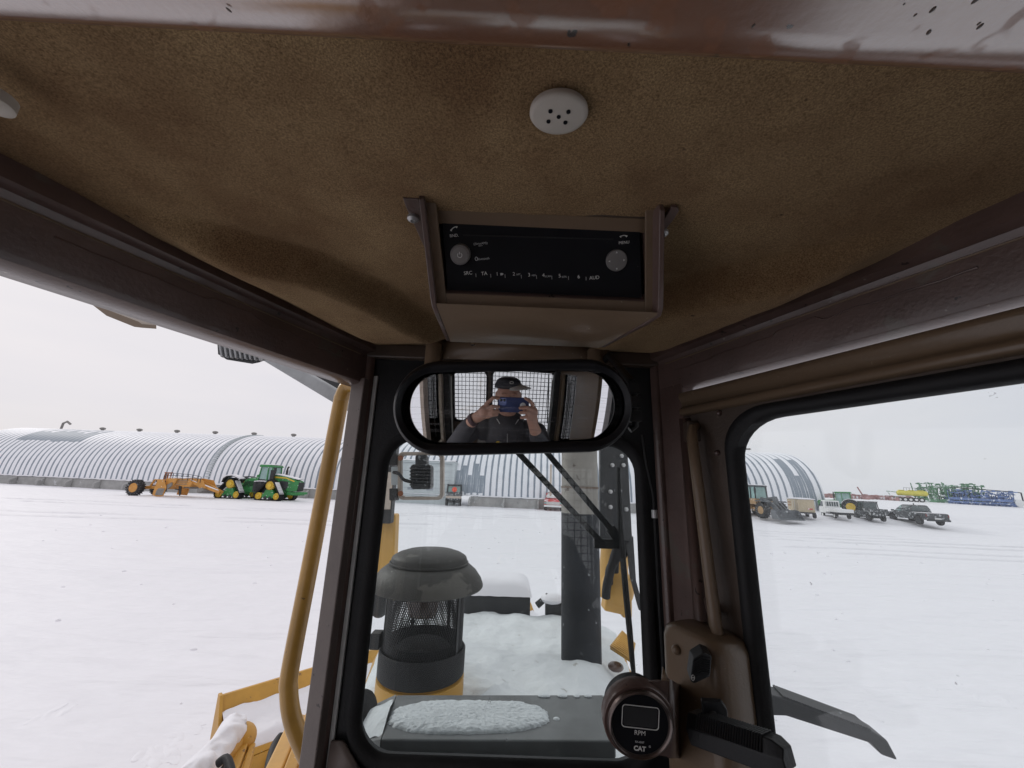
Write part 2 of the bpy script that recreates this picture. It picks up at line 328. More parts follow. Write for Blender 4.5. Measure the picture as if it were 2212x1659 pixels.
def text(s, size, o, ux, uy, m, parent, name='lettering', depth=.0004, bold=False, align='CENTER'):
    cu = bpy.data.curves.new('t', 'FONT'); cu.body = s; cu.size = size; cu.align_x = align; cu.align_y = 'CENTER'; cu.extrude = depth/2; cu.resolution_u = 3
    if bold: cu.offset = size*.035
    to = bpy.data.objects.new('t', cu); C.objects.link(to); dg = bpy.context.evaluated_depsgraph_get()
    me = bpy.data.meshes.new_from_object(to.evaluated_get(dg)); bpy.data.objects.remove(to); me.materials.clear(); me.materials.append(M[m])
    ux = Vector(ux).normalized(); uy = Vector(uy).normalized(); uz = ux.cross(uy)
    off = Vector(); p = parent
    while p is not None:
        if p.name in ORG: off = ORG[p.name]; break
        p = p.parent
    me.transform(Matrix.Translation(Vector(o)-off) @ Matrix((ux, uy, uz)).transposed().to_4x4())
    ob = bpy.data.objects.new(name, me); C.objects.link(ob); ob.parent = parent; return ob

# ================================================================== GROUND
def ground_z(x, y):
    r = math.hypot(x, y)
    z = 1.25*S(33, 47, y)*S(14, 30, x) + 1.5*S(50, 92, y)*S(20, 60, x)
    z += .10*S(6, 20, r)*noise.noise(Vector((x*.05, y*.05, 0))) + .03*noise.noise(Vector((x*.35, y*.35, 4)))*S(200, 60, r)
    return z
def build_ground():
    b = MB(); n = 360
    def q(t):                                       # dense near, sparse far
        u = 2*t-1; return math.copysign(abs(u)**3.2*3200 + abs(u)*24, u)
    b.grid(n, n, lambda s_, t_: (q(s_), q(t_), ground_z(q(s_), q(t_))))
    o = b.build('snow_ground', 'snow', None, smooth=180, fix=False)
    tag(o, kind='structure')
build_ground()
def mat_ground():
    m = M['snow'].copy(); m.name = 'ground_snow'; t = m.node_tree; n = t.nodes; L = t.links
    bs = n['Principled BSDF']; tcn = [k for k in n if k.type == 'TEX_COORD'][0]
    hs = []
    for sc_, sx, st in ((.18, 3.5, 1.0), (1.1, 1.6, .5), (7, 1, .22)):
        mpn = n.new('ShaderNodeMapping'); mpn.inputs['Scale'].default_value = (1, sx, 1); L.new(tcn.outputs['Object'], mpn.inputs[0])
        k = n.new('ShaderNodeTexNoise'); k.inputs['Scale'].default_value = sc_; k.inputs['Detail'].default_value = 5; L.new(mpn.outputs[0], k.inputs['Vector'])
        mu = n.new('ShaderNodeMath'); mu.operation = 'MULTIPLY'; mu.inputs[1].default_value = st/sc_*.18; L.new(k.outputs[0], mu.inputs[0]); hs.append(mu)
    a = n.new('ShaderNodeMath'); a.operation = 'ADD'; L.new(hs[0].outputs[0], a.inputs[0]); L.new(hs[1].outputs[0], a.inputs[1])
    c = n.new('ShaderNodeMath'); c.operation = 'ADD'; L.new(a.outputs[0], c.inputs[0]); L.new(hs[2].outputs[0], c.inputs[1])
    bu = n.new('ShaderNodeBump'); bu.inputs['Strength'].default_value = .75; bu.inputs['Distance'].default_value = .5; L.new(c.outputs[0], bu.inputs['Height']); L.new(bu.outputs[0], bs.inputs['Normal'])
    bpy.data.objects['snow_ground'].data.materials[0] = m
mat_ground()
def track(path, wd=.3, hgt=.035, gap=None, rough=.5, name='tyre_track', solid=False):
    """a pressed rut: two ragged berms with a hollow between them, laid on the snow"""
    path = [Vector((p[0], p[1], 0)) for p in path]; pts = []
    for a, c in zip(path, path[1:]):
        k = max(4 if solid else 2, int((c-a).length/(wd*.55)))
        pts += [a.lerp(c, i/k) for i in range(k)]
    pts.append(path[-1]); b = MB(); rings = []
    for i, p in enumerate(pts):
        d = (pts[min(i+1, len(pts)-1)]-pts[max(i-1, 0)]).normalized(); nrm = Vector((-d.y, d.x, 0))
        p = p + nrm*noise.noise(Vector((p.x*.2, p.y*.2, 9)))*wd*.8
        fade = S(-.6, -.1, noise.noise(Vector((p.x*.23, p.y*.23, 2))) + .1)*min(1, i/4, (len(pts)-1-i)/4)
        if solid: fade = min(1, i/2+.2, (len(pts)-1-i)/2+.2)
        row = []
        for k, (o_, h_) in enumerate(((-1.0, -.6), (-.7, 1), (-.38, -.3), (0, -.38), (.38, -.3), (.7, .9), (1.0, -.6))):
            jj = 1+rough*noise.noise(Vector((p.x*3, p.y*3, k)))
            hh = h_*hgt*jj if h_ > 0 else h_*hgt*.5
            row.append(p+nrm*o_*wd*.5+Vector((0, 0, ground_z(p.x, p.y)+.004+hh*fade-(1-fade)*.03)))
        rings.append(row)
    b.ring(rings, closed=False, cap=False)
    o = b.build(name, 'snow', None, smooth=180); tag(o, kind='structure')
for pth, wd, hg in (
    ([(-60, 31), (-38, 30), (-15, 31), (0, 31.5)], .5, .06), ([(-60, 22.2), (-35, 22), (-10, 23.4), (-4, 24)], .5, .06),
    ([(-8, 33), (6, 33.6), (20, 33)], .45, .06), ([(16, 26), (34, 25.6), (60, 25)], .4, .06), ([(14, 20.5), (28, 21), (50, 20)], .4, .05),
    ([(17, 30), (30, 29.6)], .4, .05)):
    track(pth, wd, hg)
    track([(x, y+1.9) for x, y in pth], wd, hg)

# ================================================================== BARN
def build_barn():
    YB, X0, X1, HW, HH, ZW = 0.0, -76.5, 35.5, 9.0, 7.05, 1.08
    root = thing('quonset_barn', 'long silver corrugated arched barn under snow across the far side of the yard', 'barn', (0, 48.0, 0), -.084)
    n = 44
    pts = []
    for j in range(n+1):
        a = PI*(1-j/n); c_, s_ = math.cos(a), math.sin(a)
        pts.append((YB+.5+HW + HW*math.copysign(abs(c_)**.92, c_), ZW+HH*(s_**.80), Vector((0, c_, s_)).normalized()))
    b = MB(); per = .75; nx = int((X1-X0)/per)*6; rings = []
    for i in range(nx+1):
        x = X0+(X1-X0)*i/nx; ph = (x-X0)/per % 1
        d = .10*(1-abs(2*ph-1))**.55 if True else 0
        rings.append([(x, y+q.y*d, z+q.z*d) for y, z, q in pts[:n//2+8]])
    b.ring(rings, closed=False, cap=False)
    sh = b.build('arch_shell', 'snow', root, smooth=60)
    # snow lies on the crowns of the corrugations, bare steel in the grooves and where it slid off
    m = bpy.data.materials.new('snowy_corrugation'); m.use_nodes = True; t = m.node_tree; nn = t.nodes; L = t.links; bs = nn['Principled BSDF']; bs.inputs['Roughness'].default_value = .55
    g = nn.new('ShaderNodeTexCoord'); se = nn.new('ShaderNodeSeparateXYZ'); L.new(g.outputs['Object'], se.inputs[0])
    def math_(op, a, b_=None, c=None):
        k = nn.new('ShaderNodeMath'); k.operation = op
        for i, q in enumerate((a, b_, c)):
            if q is None: continue
            if isinstance(q, (int, float)): k.inputs[i].default_value = q
            else: L.new(q, k.inputs[i])
        return k.outputs[0]
    ph = math_('FRACT', math_('DIVIDE', math_('SUBTRACT', se.outputs['X'], X0), per))
    dist = math_('MINIMUM', ph, math_('SUBTRACT', 1, ph))            # 0 in the groove
    noi = nn.new('ShaderNodeTexNoise'); noi.inputs['Scale'].default_value = .9; noi.inputs['Detail'].default_value = 5; L.new(g.outputs['Object'], noi.inputs['Vector'])
    nl = nn.new('ShaderNodeTexNoise'); nl.inputs['Scale'].default_value = .16; nl.inputs['Detail'].default_value = 4; L.new(g.outputs['Object'], nl.inputs['Vector'])
    thr = math_('MULTIPLY_ADD', noi.outputs[0], .16, .075)
    groove = math_('LESS_THAN', dist, thr)
    top = nn.new('ShaderNodeMapRange'); top.inputs[1].default_value = 6.6; top.inputs[2].default_value = 8.1; L.new(se.outputs['Z'], top.inputs[0])
    groove = math_('MULTIPLY', groove, math_('SUBTRACT', 1, math_('MULTIPLY', top.outputs[0], .65)))
    # slid-off patches: boxes in x with ragged upper edge
    def patch(xa, xb, za, zb):
        k = math_('MULTIPLY', math_('GREATER_THAN', se.outputs['X'], xa), math_('LESS_THAN', se.outputs['X'], xb))
        zt = math_('MULTIPLY_ADD', math_('SINE', math_('MULTIPLY', math_('FLOOR', math_('DIVIDE', math_('SUBTRACT', se.outputs['X'], X0), per)), 2.7)), (zb-za)*.22, zb-(zb-za)*.2)
        return math_('MULTIPLY', k, math_('MULTIPLY', math_('LESS_THAN', se.outputs['Z'], zt), math_('GREATER_THAN', se.outputs['Z'], math_('MULTIPLY_ADD', noi.outputs[0], .8, za-.4))))
    pa = patch(-6.9, -3.0, 1.5, 4.9); pb = patch(-70, -60, 5.9, 8.3); pc = patch(X1-3.2, X1-.9, 2.2, 7.0)
    gap = math_('GREATER_THAN', math_('ADD', dist, math_('MULTIPLY', nl.outputs[0], .9)), .50)
    pa = math_('MULTIPLY', pa, gap); pc = math_('MULTIPLY', pc, math_('GREATER_THAN', math_('ADD', dist, nl.outputs[0]), .62))
    bare = math_('MINIMUM', math_('ADD', math_('ADD', groove, pa), math_('ADD', pb, pc)), 1)
    mi = nn.new('ShaderNodeMix'); mi.data_type = 'RGBA'; L.new(bare, mi.inputs[0]); mi.inputs[6].default_value = (.83, .84, .88, 1); mi.inputs[7].default_value = (.25, .29, .34, 1); L.new(mi.outputs[2], bs.inputs['Base Color'])
    sh.data.materials[0] = m
    # flanged ladder-like seam
    bb = MB()
    for j in range(0, n//2-1):
        for k in (0, 1):
            y, z, q = pts[j]; y2, z2, q2 = pts[j+1]
            f0 = .15+.55*k; y3 = y+(y2-y)*f0; z3 = z+(z2-z)*f0; qq = q.lerp(q2, f0)
            bb.bar((-38.8, y3+qq.y*.12, z3+qq.z*.12), (-38.1, y3+qq.y*.12, z3+qq.z*.12), .18, .12)
    bb.build('seam_flange', 'door_metal', root)
    # far end wall and near (left) end
    for xe in (X0+.05, X1-.05):
        e_ = MB(); e_.prism([(y, z) for y, z, q in pts]+[(YB+.5+2*HW, 0), (YB+.5, 0)], xe-.06, xe+.06, lambda p, q, t_: (t_, p, q)); e_.build('end_wall', 'steel', root)
    ya, za, _ = pts[0]
    # end flashing
    # vents
    vb = None
    for k in range(15):
        x = -66+k*6.4
        if vb is None:
            v = MB(); v.lathe([(.20, -.3), (.20, .22), (.36, .3), (.40, .48), (.24, .58), (.02, .62)], (x, YB+.5+HW, ZW+HH+.05), n=12); vb = v.build('roof_vent', 'plate_grey', root)
        else:
            c = vb.copy(); C.objects.link(c); c.location.x = k*6.4
    v = MB(); v.tube([(-73.3, YB+.5+HW, ZW+HH), (-73.2, YB+.5+HW, ZW+HH+1.1), (-72.6, YB+.5+HW, ZW+HH+1.4), (-71.9, YB+.5+HW, ZW+HH+1.0)], .16, 8); v.build('roof_pipe', 'plate_grey', root)
    v = MB(); v.tube([(X1-4.2, YB+.5+HW, ZW+HH), (X1-4.2, YB+.5+HW, ZW+HH+.55), (X1-3.0, YB+.5+HW, ZW+HH+.6)], .13, 8); v.build('roof_pipe', 'plate_grey', root)
    # concrete foot wall: panels with buttresses
    x = X0; pn = None
    while x < X1-.1:
        if -16.6 < x < -8.0: x += 4.0; continue
        b = MB(); L_ = min(4.0, X1-x); b.box(x+.03, x+L_-.03, YB, YB+.5, -.4, ZW+.02*random.uniform(-1, 1)); b.build('wall_panel', 'concrete', root, bevel=.03)
        b = MB(); b.prism([(YB-.75, -.3), (YB-.75, .6), (YB-.02, ZW-.05), (YB-.02, -.3)], x-.12, x+.12, lambda p, q, t_: (t_, p, q)); b.build('buttress', 'concrete', root, bevel=.02)
        x += L_
    b = MB(); b.grid(220, 3, lambda s_, t_: (X0+(X1-X0)*s_, YB-.10+.75*t_, ZW+.03+.13*math.sin(PI*min(1, t_*1.1))+.07*noise.noise(Vector((s_*170, t_, 0)))*1.0))
    o = b.build('ledge_snow', 'snow', root, smooth=180)
    # doorway dormer with panelled door
    dx0, dx1, dz = -14.4, -6.9, 4.75
    b = MB(); b.box(dx0-.5, dx0, YB-.15, YB+5, -.2, dz+.25); b.box(dx1, dx1+.35, YB-.15, YB+5, -.2, dz+.25); b.box(dx0, dx1, YB-.15, YB+5, dz, dz+.25); b.build('door_frame', 'door_metal', root)
    dr = None; b = MB(); b.box(dx0, dx1, YB+.06, YB+.10, -.2, dz); dr = b.build('door', 'steel', root)
    for k in range(5):
        b = MB(); b.box(dx0+.02, dx1-.02, YB, YB+.059, -.15+k*.98, -.15+k*.98+.955); b.build('door_panel', 'door_metal', dr, bevel=.02)
    for wx in (-12.2, -9.9):
        b = MB(); b.box(wx, wx+.85, YB-.02, YB-.002, 1.55, 1.85); b.build('door_window', 'steel', dr)
    b = MB(); b.grid(40, 3, lambda s_, t_: (dx0-.5+(dx1-dx0+.85)*s_, YB-.2+1.2*t_, dz+.26+.16*math.sin(PI*t_)+.05*noise.noise(Vector((s_*12, t_, 0))))); b.build('roof_snow', 'snow', root, smooth=180)
    b = MB(); b.cyl((4.9, YB-.6, 0), (4.9, YB-.6, 5.1), .12, n=10); b.build('downpipe', 'beige_metal', root)
build_barn()

# ================================================================== YARD MACHINES
SLOPE = math.radians(.5)                             # the whole yard falls half a degree to the right
SM = Matrix.Rotation(SLOPE, 3, 'Y')
def GP(x, y):
    """where the sight line through a pixel meets the snow"""
    d = (SM.inverted() @ ray(x, y)).normalized(); o = SM.inverted() @ Vector((0, 0, H)); t_ = 2.0
    while t_ < 400:
        p = o+d*t_
        if p.z < ground_z(p.x, p.y): return p
        t_ += .1
    return p
rnd_ = random.Random(3)
for xa, ya, xb, yb, n_, wd in ((300, 1655, 400, 1600, 5, .22), (385, 1590, 430, 1565, 2, .2), (330, 1640, 372, 1628, 2, .25), (1850, 1500, 1905, 1486, 2, .26), (1835, 1545, 1900, 1515, 3, .26), (1930, 1482, 2090, 1492, 3, .3),
        (2030, 1345, 2205, 1349, 2, .35), (2110, 1510, 2200, 1522, 2, .22), (1165, 1290, 1225, 1270, 3, .25), (1060, 1215, 1110, 1180, 4, .3), (1250, 1290, 1390, 1268, 3, .25), (80, 1560, 130, 1540, 2, .2)):
    for k in range(n_):
        p = GP(xa+(xb-xa)*(k+.5)/n_, ya+(yb-ya)*(k+.5)/n_); ang = rnd_.uniform(-.5, .5)+math.atan2(yb-ya, xa-xb)*.3; b = MB()
        for q_ in range(3):
            c_ = p+Vector((rnd_.uniform(-.10, .10), rnd_.uniform(-.08, .08), .0)); Mr = Matrix.Rotation(ang+rnd_.uniform(-.4, .4), 3, 'Z'); b.sph((c_.x, c_.y, ground_z(c_.x, c_.y)-.004), (wd*rnd_.uniform(.35, .8), wd*.22, rnd_.uniform(.004, .010)), 14, 8, Mr)
        for v in b.v: v.z += .008*noise.noise(v*14)
        tag(b.build('snow_scuff', 'snow', None, smooth=180), kind='stuff')
b = MB(); rc_ = random.Random(8)
for k in range(150):
    a = rc_.uniform(-.95, .95); d_ = rc_.uniform(3.5, 34)**1.0; x, y = d_*math.sin(a), d_*math.cos(a); r_ = rc_.uniform(.010, .030)*(1+d_*.03)
    b.sph((x, y, ground_z(x, y)), (r_*rc_.uniform(.8, 2), r_, r_*.8), 6, 4)
tag(b.build('snow_clods', 'snow', None, smooth=180), kind='stuff')
def wheel(root, c, r, wd, tyre='tyre', rim='jd_yellow', lugs=0, rimr=.55, n=28, inner=False):
    """wheel with its axle along y; the rim is dished on the -y side"""
    c = Vector(c); b = MB(); h = wd/2
    b.lathe([(r*rimr, -h*.82), (r*.80, -h), (r*.95, -h*.86), (r, -h*.5), (r, h*.5), (r*.95, h*.86), (r*.80, h), (r*rimr, h*.82)], c, n, 'y')
    if lugs:
        for k in range(lugs):
            for sd in (-1, 1):
                a = 2*PI*(k+(.5 if sd > 0 else 0))/lugs; a2 = a+.22
                b.bar(c+Vector((math.cos(a)*r*1.02, sd*h*.95, math.sin(a)*r*1.02)), c+Vector((math.cos(a2)*r*1.02, 0, math.sin(a2)*r*1.02)), r*.09, r*.09, up=(math.cos(a), 0, math.sin(a)))
    o = b.build('wheel', tyre, root)
    g = -1 if c.y > 0 else 1
    b = MB(); b.lathe([(r*rimr*1.01, -h*.86*g), (r*rimr*.92, -h*.9*g), (r*rimr*.86, -h*.45*g), (r*rimr*.40, -h*.35*g), (r*rimr*.36, -h*.75*g), (r*rimr*.1, -h*.8*g), (.005, -h*.8*g)], c, n, 'y'); b.build('rim', rim, o)
    return o

def build_tracked_tractor():
    t = thing('tracked_tractor', 'green four-track tractor with yellow wheels and snow on its hood, hitched to the orange scraper', 'tractor', GP(569, 1079), 0, scale=.93)
    t.rotation_euler[2] = math.radians(-4)
    W = 1.3
    def track(cx, cyy, nm='track'):
        y0, y1 = cyy-.38, cyy+.38
        bl = Vector((cx-1.15, 0, .46)); brr = Vector((cx+.95, 0, .46)); tp = Vector((cx-.02, 0, 1.62))
        prof = []
        for c_, r_, a0, a1 in ((brr, .46, -90, 30), (tp, .60, 30, 150), (bl, .46, 150, 270)):
            for k in range(9):
                a = math.radians(a0+(a1-a0)*k/8); prof.append((c_.x+r_*math.cos(a), c_.z+r_*math.sin(a)))
        inn = []
        for c_, r_, a0, a1 in ((brr, .35, -90, 30), (tp, .49, 30, 150), (bl, .35, 150, 270)):
            for k in range(9):
                a = math.radians(a0+(a1-a0)*k/8); inn.append((c_.x+r_*math.cos(a), c_.z+r_*math.sin(a)))
        b = MB()
        n = len(prof); k0 = len(b.v)
        b.ring([[(p[0], y0, p[1]) for p in prof], [(p[0], y1, p[1]) for p in prof], [(p[0], y1, p[1]) for p in inn], [(p[0], y0, p[1]) for p in inn]], close_v=True, cap=False)
        # cleats
        m_ = 46; per = [(Vector((prof[i][0], 0, prof[i][1])), Vector((prof[(i+1) % n][0], 0, prof[(i+1) % n][1]))) for i in range(n)]
        tot = sum((q-p).length for p, q in per)
        for k in range(m_):
            d = tot*k/m_; i = 0
            while d > (per[i][1]-per[i][0]).length: d -= (per[i][1]-per[i][0]).length; i = (i+1) % n
            p, q = per[i]; dd = (q-p).normalized(); c_ = p+dd*d; nn_ = Vector((dd.z, 0, -dd.x))
            b.bar(c_+Vector((0, y0, 0))+nn_*.02, c_+Vector((0, y1, 0))+nn_*.02, .06, .07, up=nn_)
        tr = b.build(nm, 'black_rubber', t)
        b = MB(); b.box(cx+.30, cx+.34, y0+.05, y1-.05, .5, .52)
        # snow packed on the sloping front run of the belt
        a1 = Vector((cx+1.35, 0, .72)); a2 = Vector((cx+.56, 0, 1.98)); b = MB()
        for k in range(13):
            c_ = a1.lerp(a2, (k+.5)/13); b.bar(c_+Vector((0, y0+.02, 0)), c_+Vector((0, y1-.02, 0)), .085, .05, up=(1.3, 0, .8))
        b.build('snow_crust', 'snow', tr)
        for c_, r_ in ((bl, .37), (brr, .37)):
            b = MB(); b.lathe([(r_, .02), (r_, -.30), (r_*.8, -.34), (r_*.72, -.26), (r_*.36, -.24), (r_*.32, -.33), (.005, -.35)], (c_.x, cyy, c_.z), 22, 'y'); b.build('roller', 'jd_yellow', tr)
        b = MB(); b.lathe([(.5, .05), (.5, -.28), (.46, -.31), (.42, -.26), (.25, -.24), (.22, -.36), (.005, -.38)], (tp.x, cyy, tp.z), 26, 'y')
        b.build('drive_wheel', 'jd_yellow', tr)
        b = MB()
        for k in range(16):
            a = 2*PI*k/16; b.box(tp.x+math.cos(a)*.45-.03, tp.x+math.cos(a)*.45+.03, cyy-.33, cyy-.30, tp.z+math.sin(a)*.45-.03, tp.z+math.sin(a)*.45+.03)
        b.build('drive_lugs', 'dark_metal', tr)['kind'] = 'stuff'
        b = MB(); b.side([(cx-1.1, .35), (cx-.5, .25), (cx+.4, .25), (cx+.95, .35), (cx+.55, .75), (cx+.4, 1.15), (cx-.45, 1.15), (cx-.6, .75)], cyy-.24, cyy+.1); b.build('undercarriage', 'green', tr, bevel=.03)
        for ix in (-.35, .2): b = MB(); b.cyl((cx+ix, cyy-.1, .3), (cx+ix, cyy-.3, .3), .16); b.build('idler', 'dark_metal', tr)
    for cx in (-3.1, 1.55):
        for s_ in (-1, 1): track(cx, s_*W)
    b = MB(); b.side([(1.0, 1.9), (1.15, 2.72), (2.6, 2.66), (3.75, 2.30), (4.15, 2.12), (4.2, 1.85), (4.05, 1.05), (2.9, 1.0), (2.6, 1.5), (1.6, 1.75)], -.55, .55); b.build('hood', 'green', t, bevel=.06)
    b = MB(); b.grid(24, 6, lambda s_, q: (1.1+3.0*s_, -.52+1.04*q, (2.72-.55*max(0, s_-.2)**1.05)+.10*math.sin(PI*min(1, max(0, q)))+.07+.03*noise.noise(Vector((s_*8, q*3, 0)))))
    b.build('hood_snow', 'snow', t, smooth=180, solid=.06)
    b = MB(); b.side([(1.1, 2.42), (1.15, 2.62), (2.6, 2.55), (3.7, 2.18), (3.6, 2.08), (2.6, 2.42)], -.575, -.552); b.build('stripe', 'jd_yellow', t)
    b = MB(); b.side([(1.7, 1.5), (2.0, 2.15), (2.9, 2.1), (3.0, 1.6), (2.75, 1.1), (2.2, 1.4)], -.58, -.551); b.build('side_grille', 'dark_metal', t)
    b = MB(); b.prism([(-.5, 1.1), (.5, 1.1), (.54, 2.05), (-.54, 2.05)], 4.12, 4.24, lambda p, q, x: (x, p, q)); b.build('grille', 'machine_black', t, bevel=.03)
    b = MB(); b.box(2.9, 4.5, -.5, .5, .62, .98); b.side([(4.3, .7), (4.75, .75), (4.75, 1.02), (4.3, .98)], -.6, .6); b.build('front_weight', 'green', t, bevel=.04)
    b = MB(); b.box(-.45, 2.2, -.5, .5, .75, 1.7); b.box(-4.1, -.4, -.42, .42, .75, 1.55); b.box(-4.2, 3.6, -1.0, 1.0, 1.2, 1.5) if False else None
    for x in (-3.1, 1.55): b.cyl((x, -1.2, 1.5), (x, 1.2, 1.5), .2)
    b.build('chassis', 'green', t, bevel=.03)
    b = MB(); b.side([(-.75, .85), (1.0, .8), (1.35, 1.75), (-.15, 1.95), (-.75, 1.9)], -1.15, -.4); b.build('fuel_tank', 'machine_black', t, bevel=.05)
    b = MB(); b.grid(10, 4, lambda s_, q: (-.7+1.6*s_, -1.15+.6*q, 1.98+.06*math.sin(PI*s_)+.03*noise.noise(Vector((s_*5, q, 2))))); b.build('deck_snow', 'snow', t, solid=.1)
    b = MB()
    for k in range(4): b.box(-.35+.02*k, .25+.02*k, -1.32, -1.14, .55+.3*k, .59+.3*k)
    b.box(-.38, -.34, -1.3, -1.26, .5, 2.0); b.box(.28, .32, -1.3, -1.26, .5, 2.0); b.build('cab_ladder', 'dark_metal', t)
    # cab
    b = MB(); b.side([(-.55, 1.95), (1.05, 1.95), (1.05, 2.2), (-.5, 2.25)], -.85, .85); b.build('cab_base', 'machine_black', t)
    cb = MB()
    for x, x2 in ((-.5, -.35), (.55, .5), (1.12, .98)):
        for s_ in (-1, 1): cb.bar((x, s_*.85, 2.0), (x2, s_*.8, 3.62), .10, .10)
    cf = cb.build('cab_frame', 'green', t)
    b = MB(); b.side([(-.45, 2.05), (1.08, 2.05), (.95, 3.6), (-.32, 3.6)], -.79, .79); b.build('cab_glass', 'cab_window', t)
    b = MB(); b.side([(-.55, 3.6), (1.1, 3.6), (1.15, 3.72), (.9, 3.86), (-.45, 3.86), (-.6, 3.72)], -.95, .95); rf = b.build('cab_roof', 'green', t, bevel=.04)
    b = MB(); b.grid(10, 6, lambda s_, q: (-.5+1.5*s_, -.9+1.8*q, 3.88+.06*math.sin(PI*s_)*math.sin(PI*q))); b.build('roof_snow', 'snow', rf, solid=.05)
    b = MB(); b.bar((1.1, -.9, 3.5), (1.75, -1.35, 3.55), .05, .05); b.box(1.6, 1.75, -1.5, -1.2, 2.95, 3.55); b.build('mirror', 'machine_black', t)
    b = MB(); b.box(.9, 1.35, -.98, -.72, 2.1, 3.3); b.build('air_intake', 'machine_black', t, bevel=.04)
    b = MB(); b.cyl((2.0, .35, 2.7), (2.0, .35, 3.35), .13); b.tube([(2.0, .35, 3.3), (2.02, .35, 3.6), (2.15, .35, 3.75)], .1); b.build('exhaust_pipe', 'machine_black', t)
    b = MB(); b.side([(-.75, 1.95), (-.45, 1.95), (-.45, 2.75), (-.65, 2.7)], -.95, -.6); b.build('toolbox', 'green', t, bevel=.04)
    b = MB(); b.side([(-2.5, 1.4), (-.8, 1.4), (-.8, 2.15), (-1.6, 2.35), (-2.3, 2.1)], -.5, .5); b.build('rear_body', 'green', t, bevel=.08)
    b = MB()
    for k in range(9):
        x = -2.3+k*.2; b.tube([(x, -.55, 1.3+.1*(k % 3)), (x+.15, -.62, 1.7), (x+.4, -.5, 2.0)], .035, 6)
    b.build('hydraulic_hoses', 'machine_black', t)['kind'] = 'stuff'
    b = MB()
    prof = [(-4.05+.0, 1.75), (-3.95, 2.15), (-3.6, 2.42), (-3.0, 2.48), (-2.4, 2.3), (-1.95, 2.12)]
    b.ring([[(x, s_, z) for x, z in prof] for s_ in (-1.75, -.9)], closed=False, cap=False); fo = b.build('fender', 'machine_black', t, solid=.06)
    b = MB(); b.ring([[(x, y, z+.10+.04*noise.noise(Vector((x*2, y, 0)))) for x, z in prof[1:]] for y in (-1.75, -1.3, -.9)], closed=False, cap=False); b.build('fender_snow', 'snow', fo, solid=.12, smooth=180)
    b = MB(); b.bar((-4.2, 0, .8), (-5.2, 0, .75), .25, .12); b.build('drawbar', 'dark_metal', t)
    b = MB(); b.ring([[(x, s_, z) for x, z in prof] for s_ in (.9, 1.75)], closed=False, cap=False); b.build('fender', 'machine_black', t, solid=.06)
build_tracked_tractor()

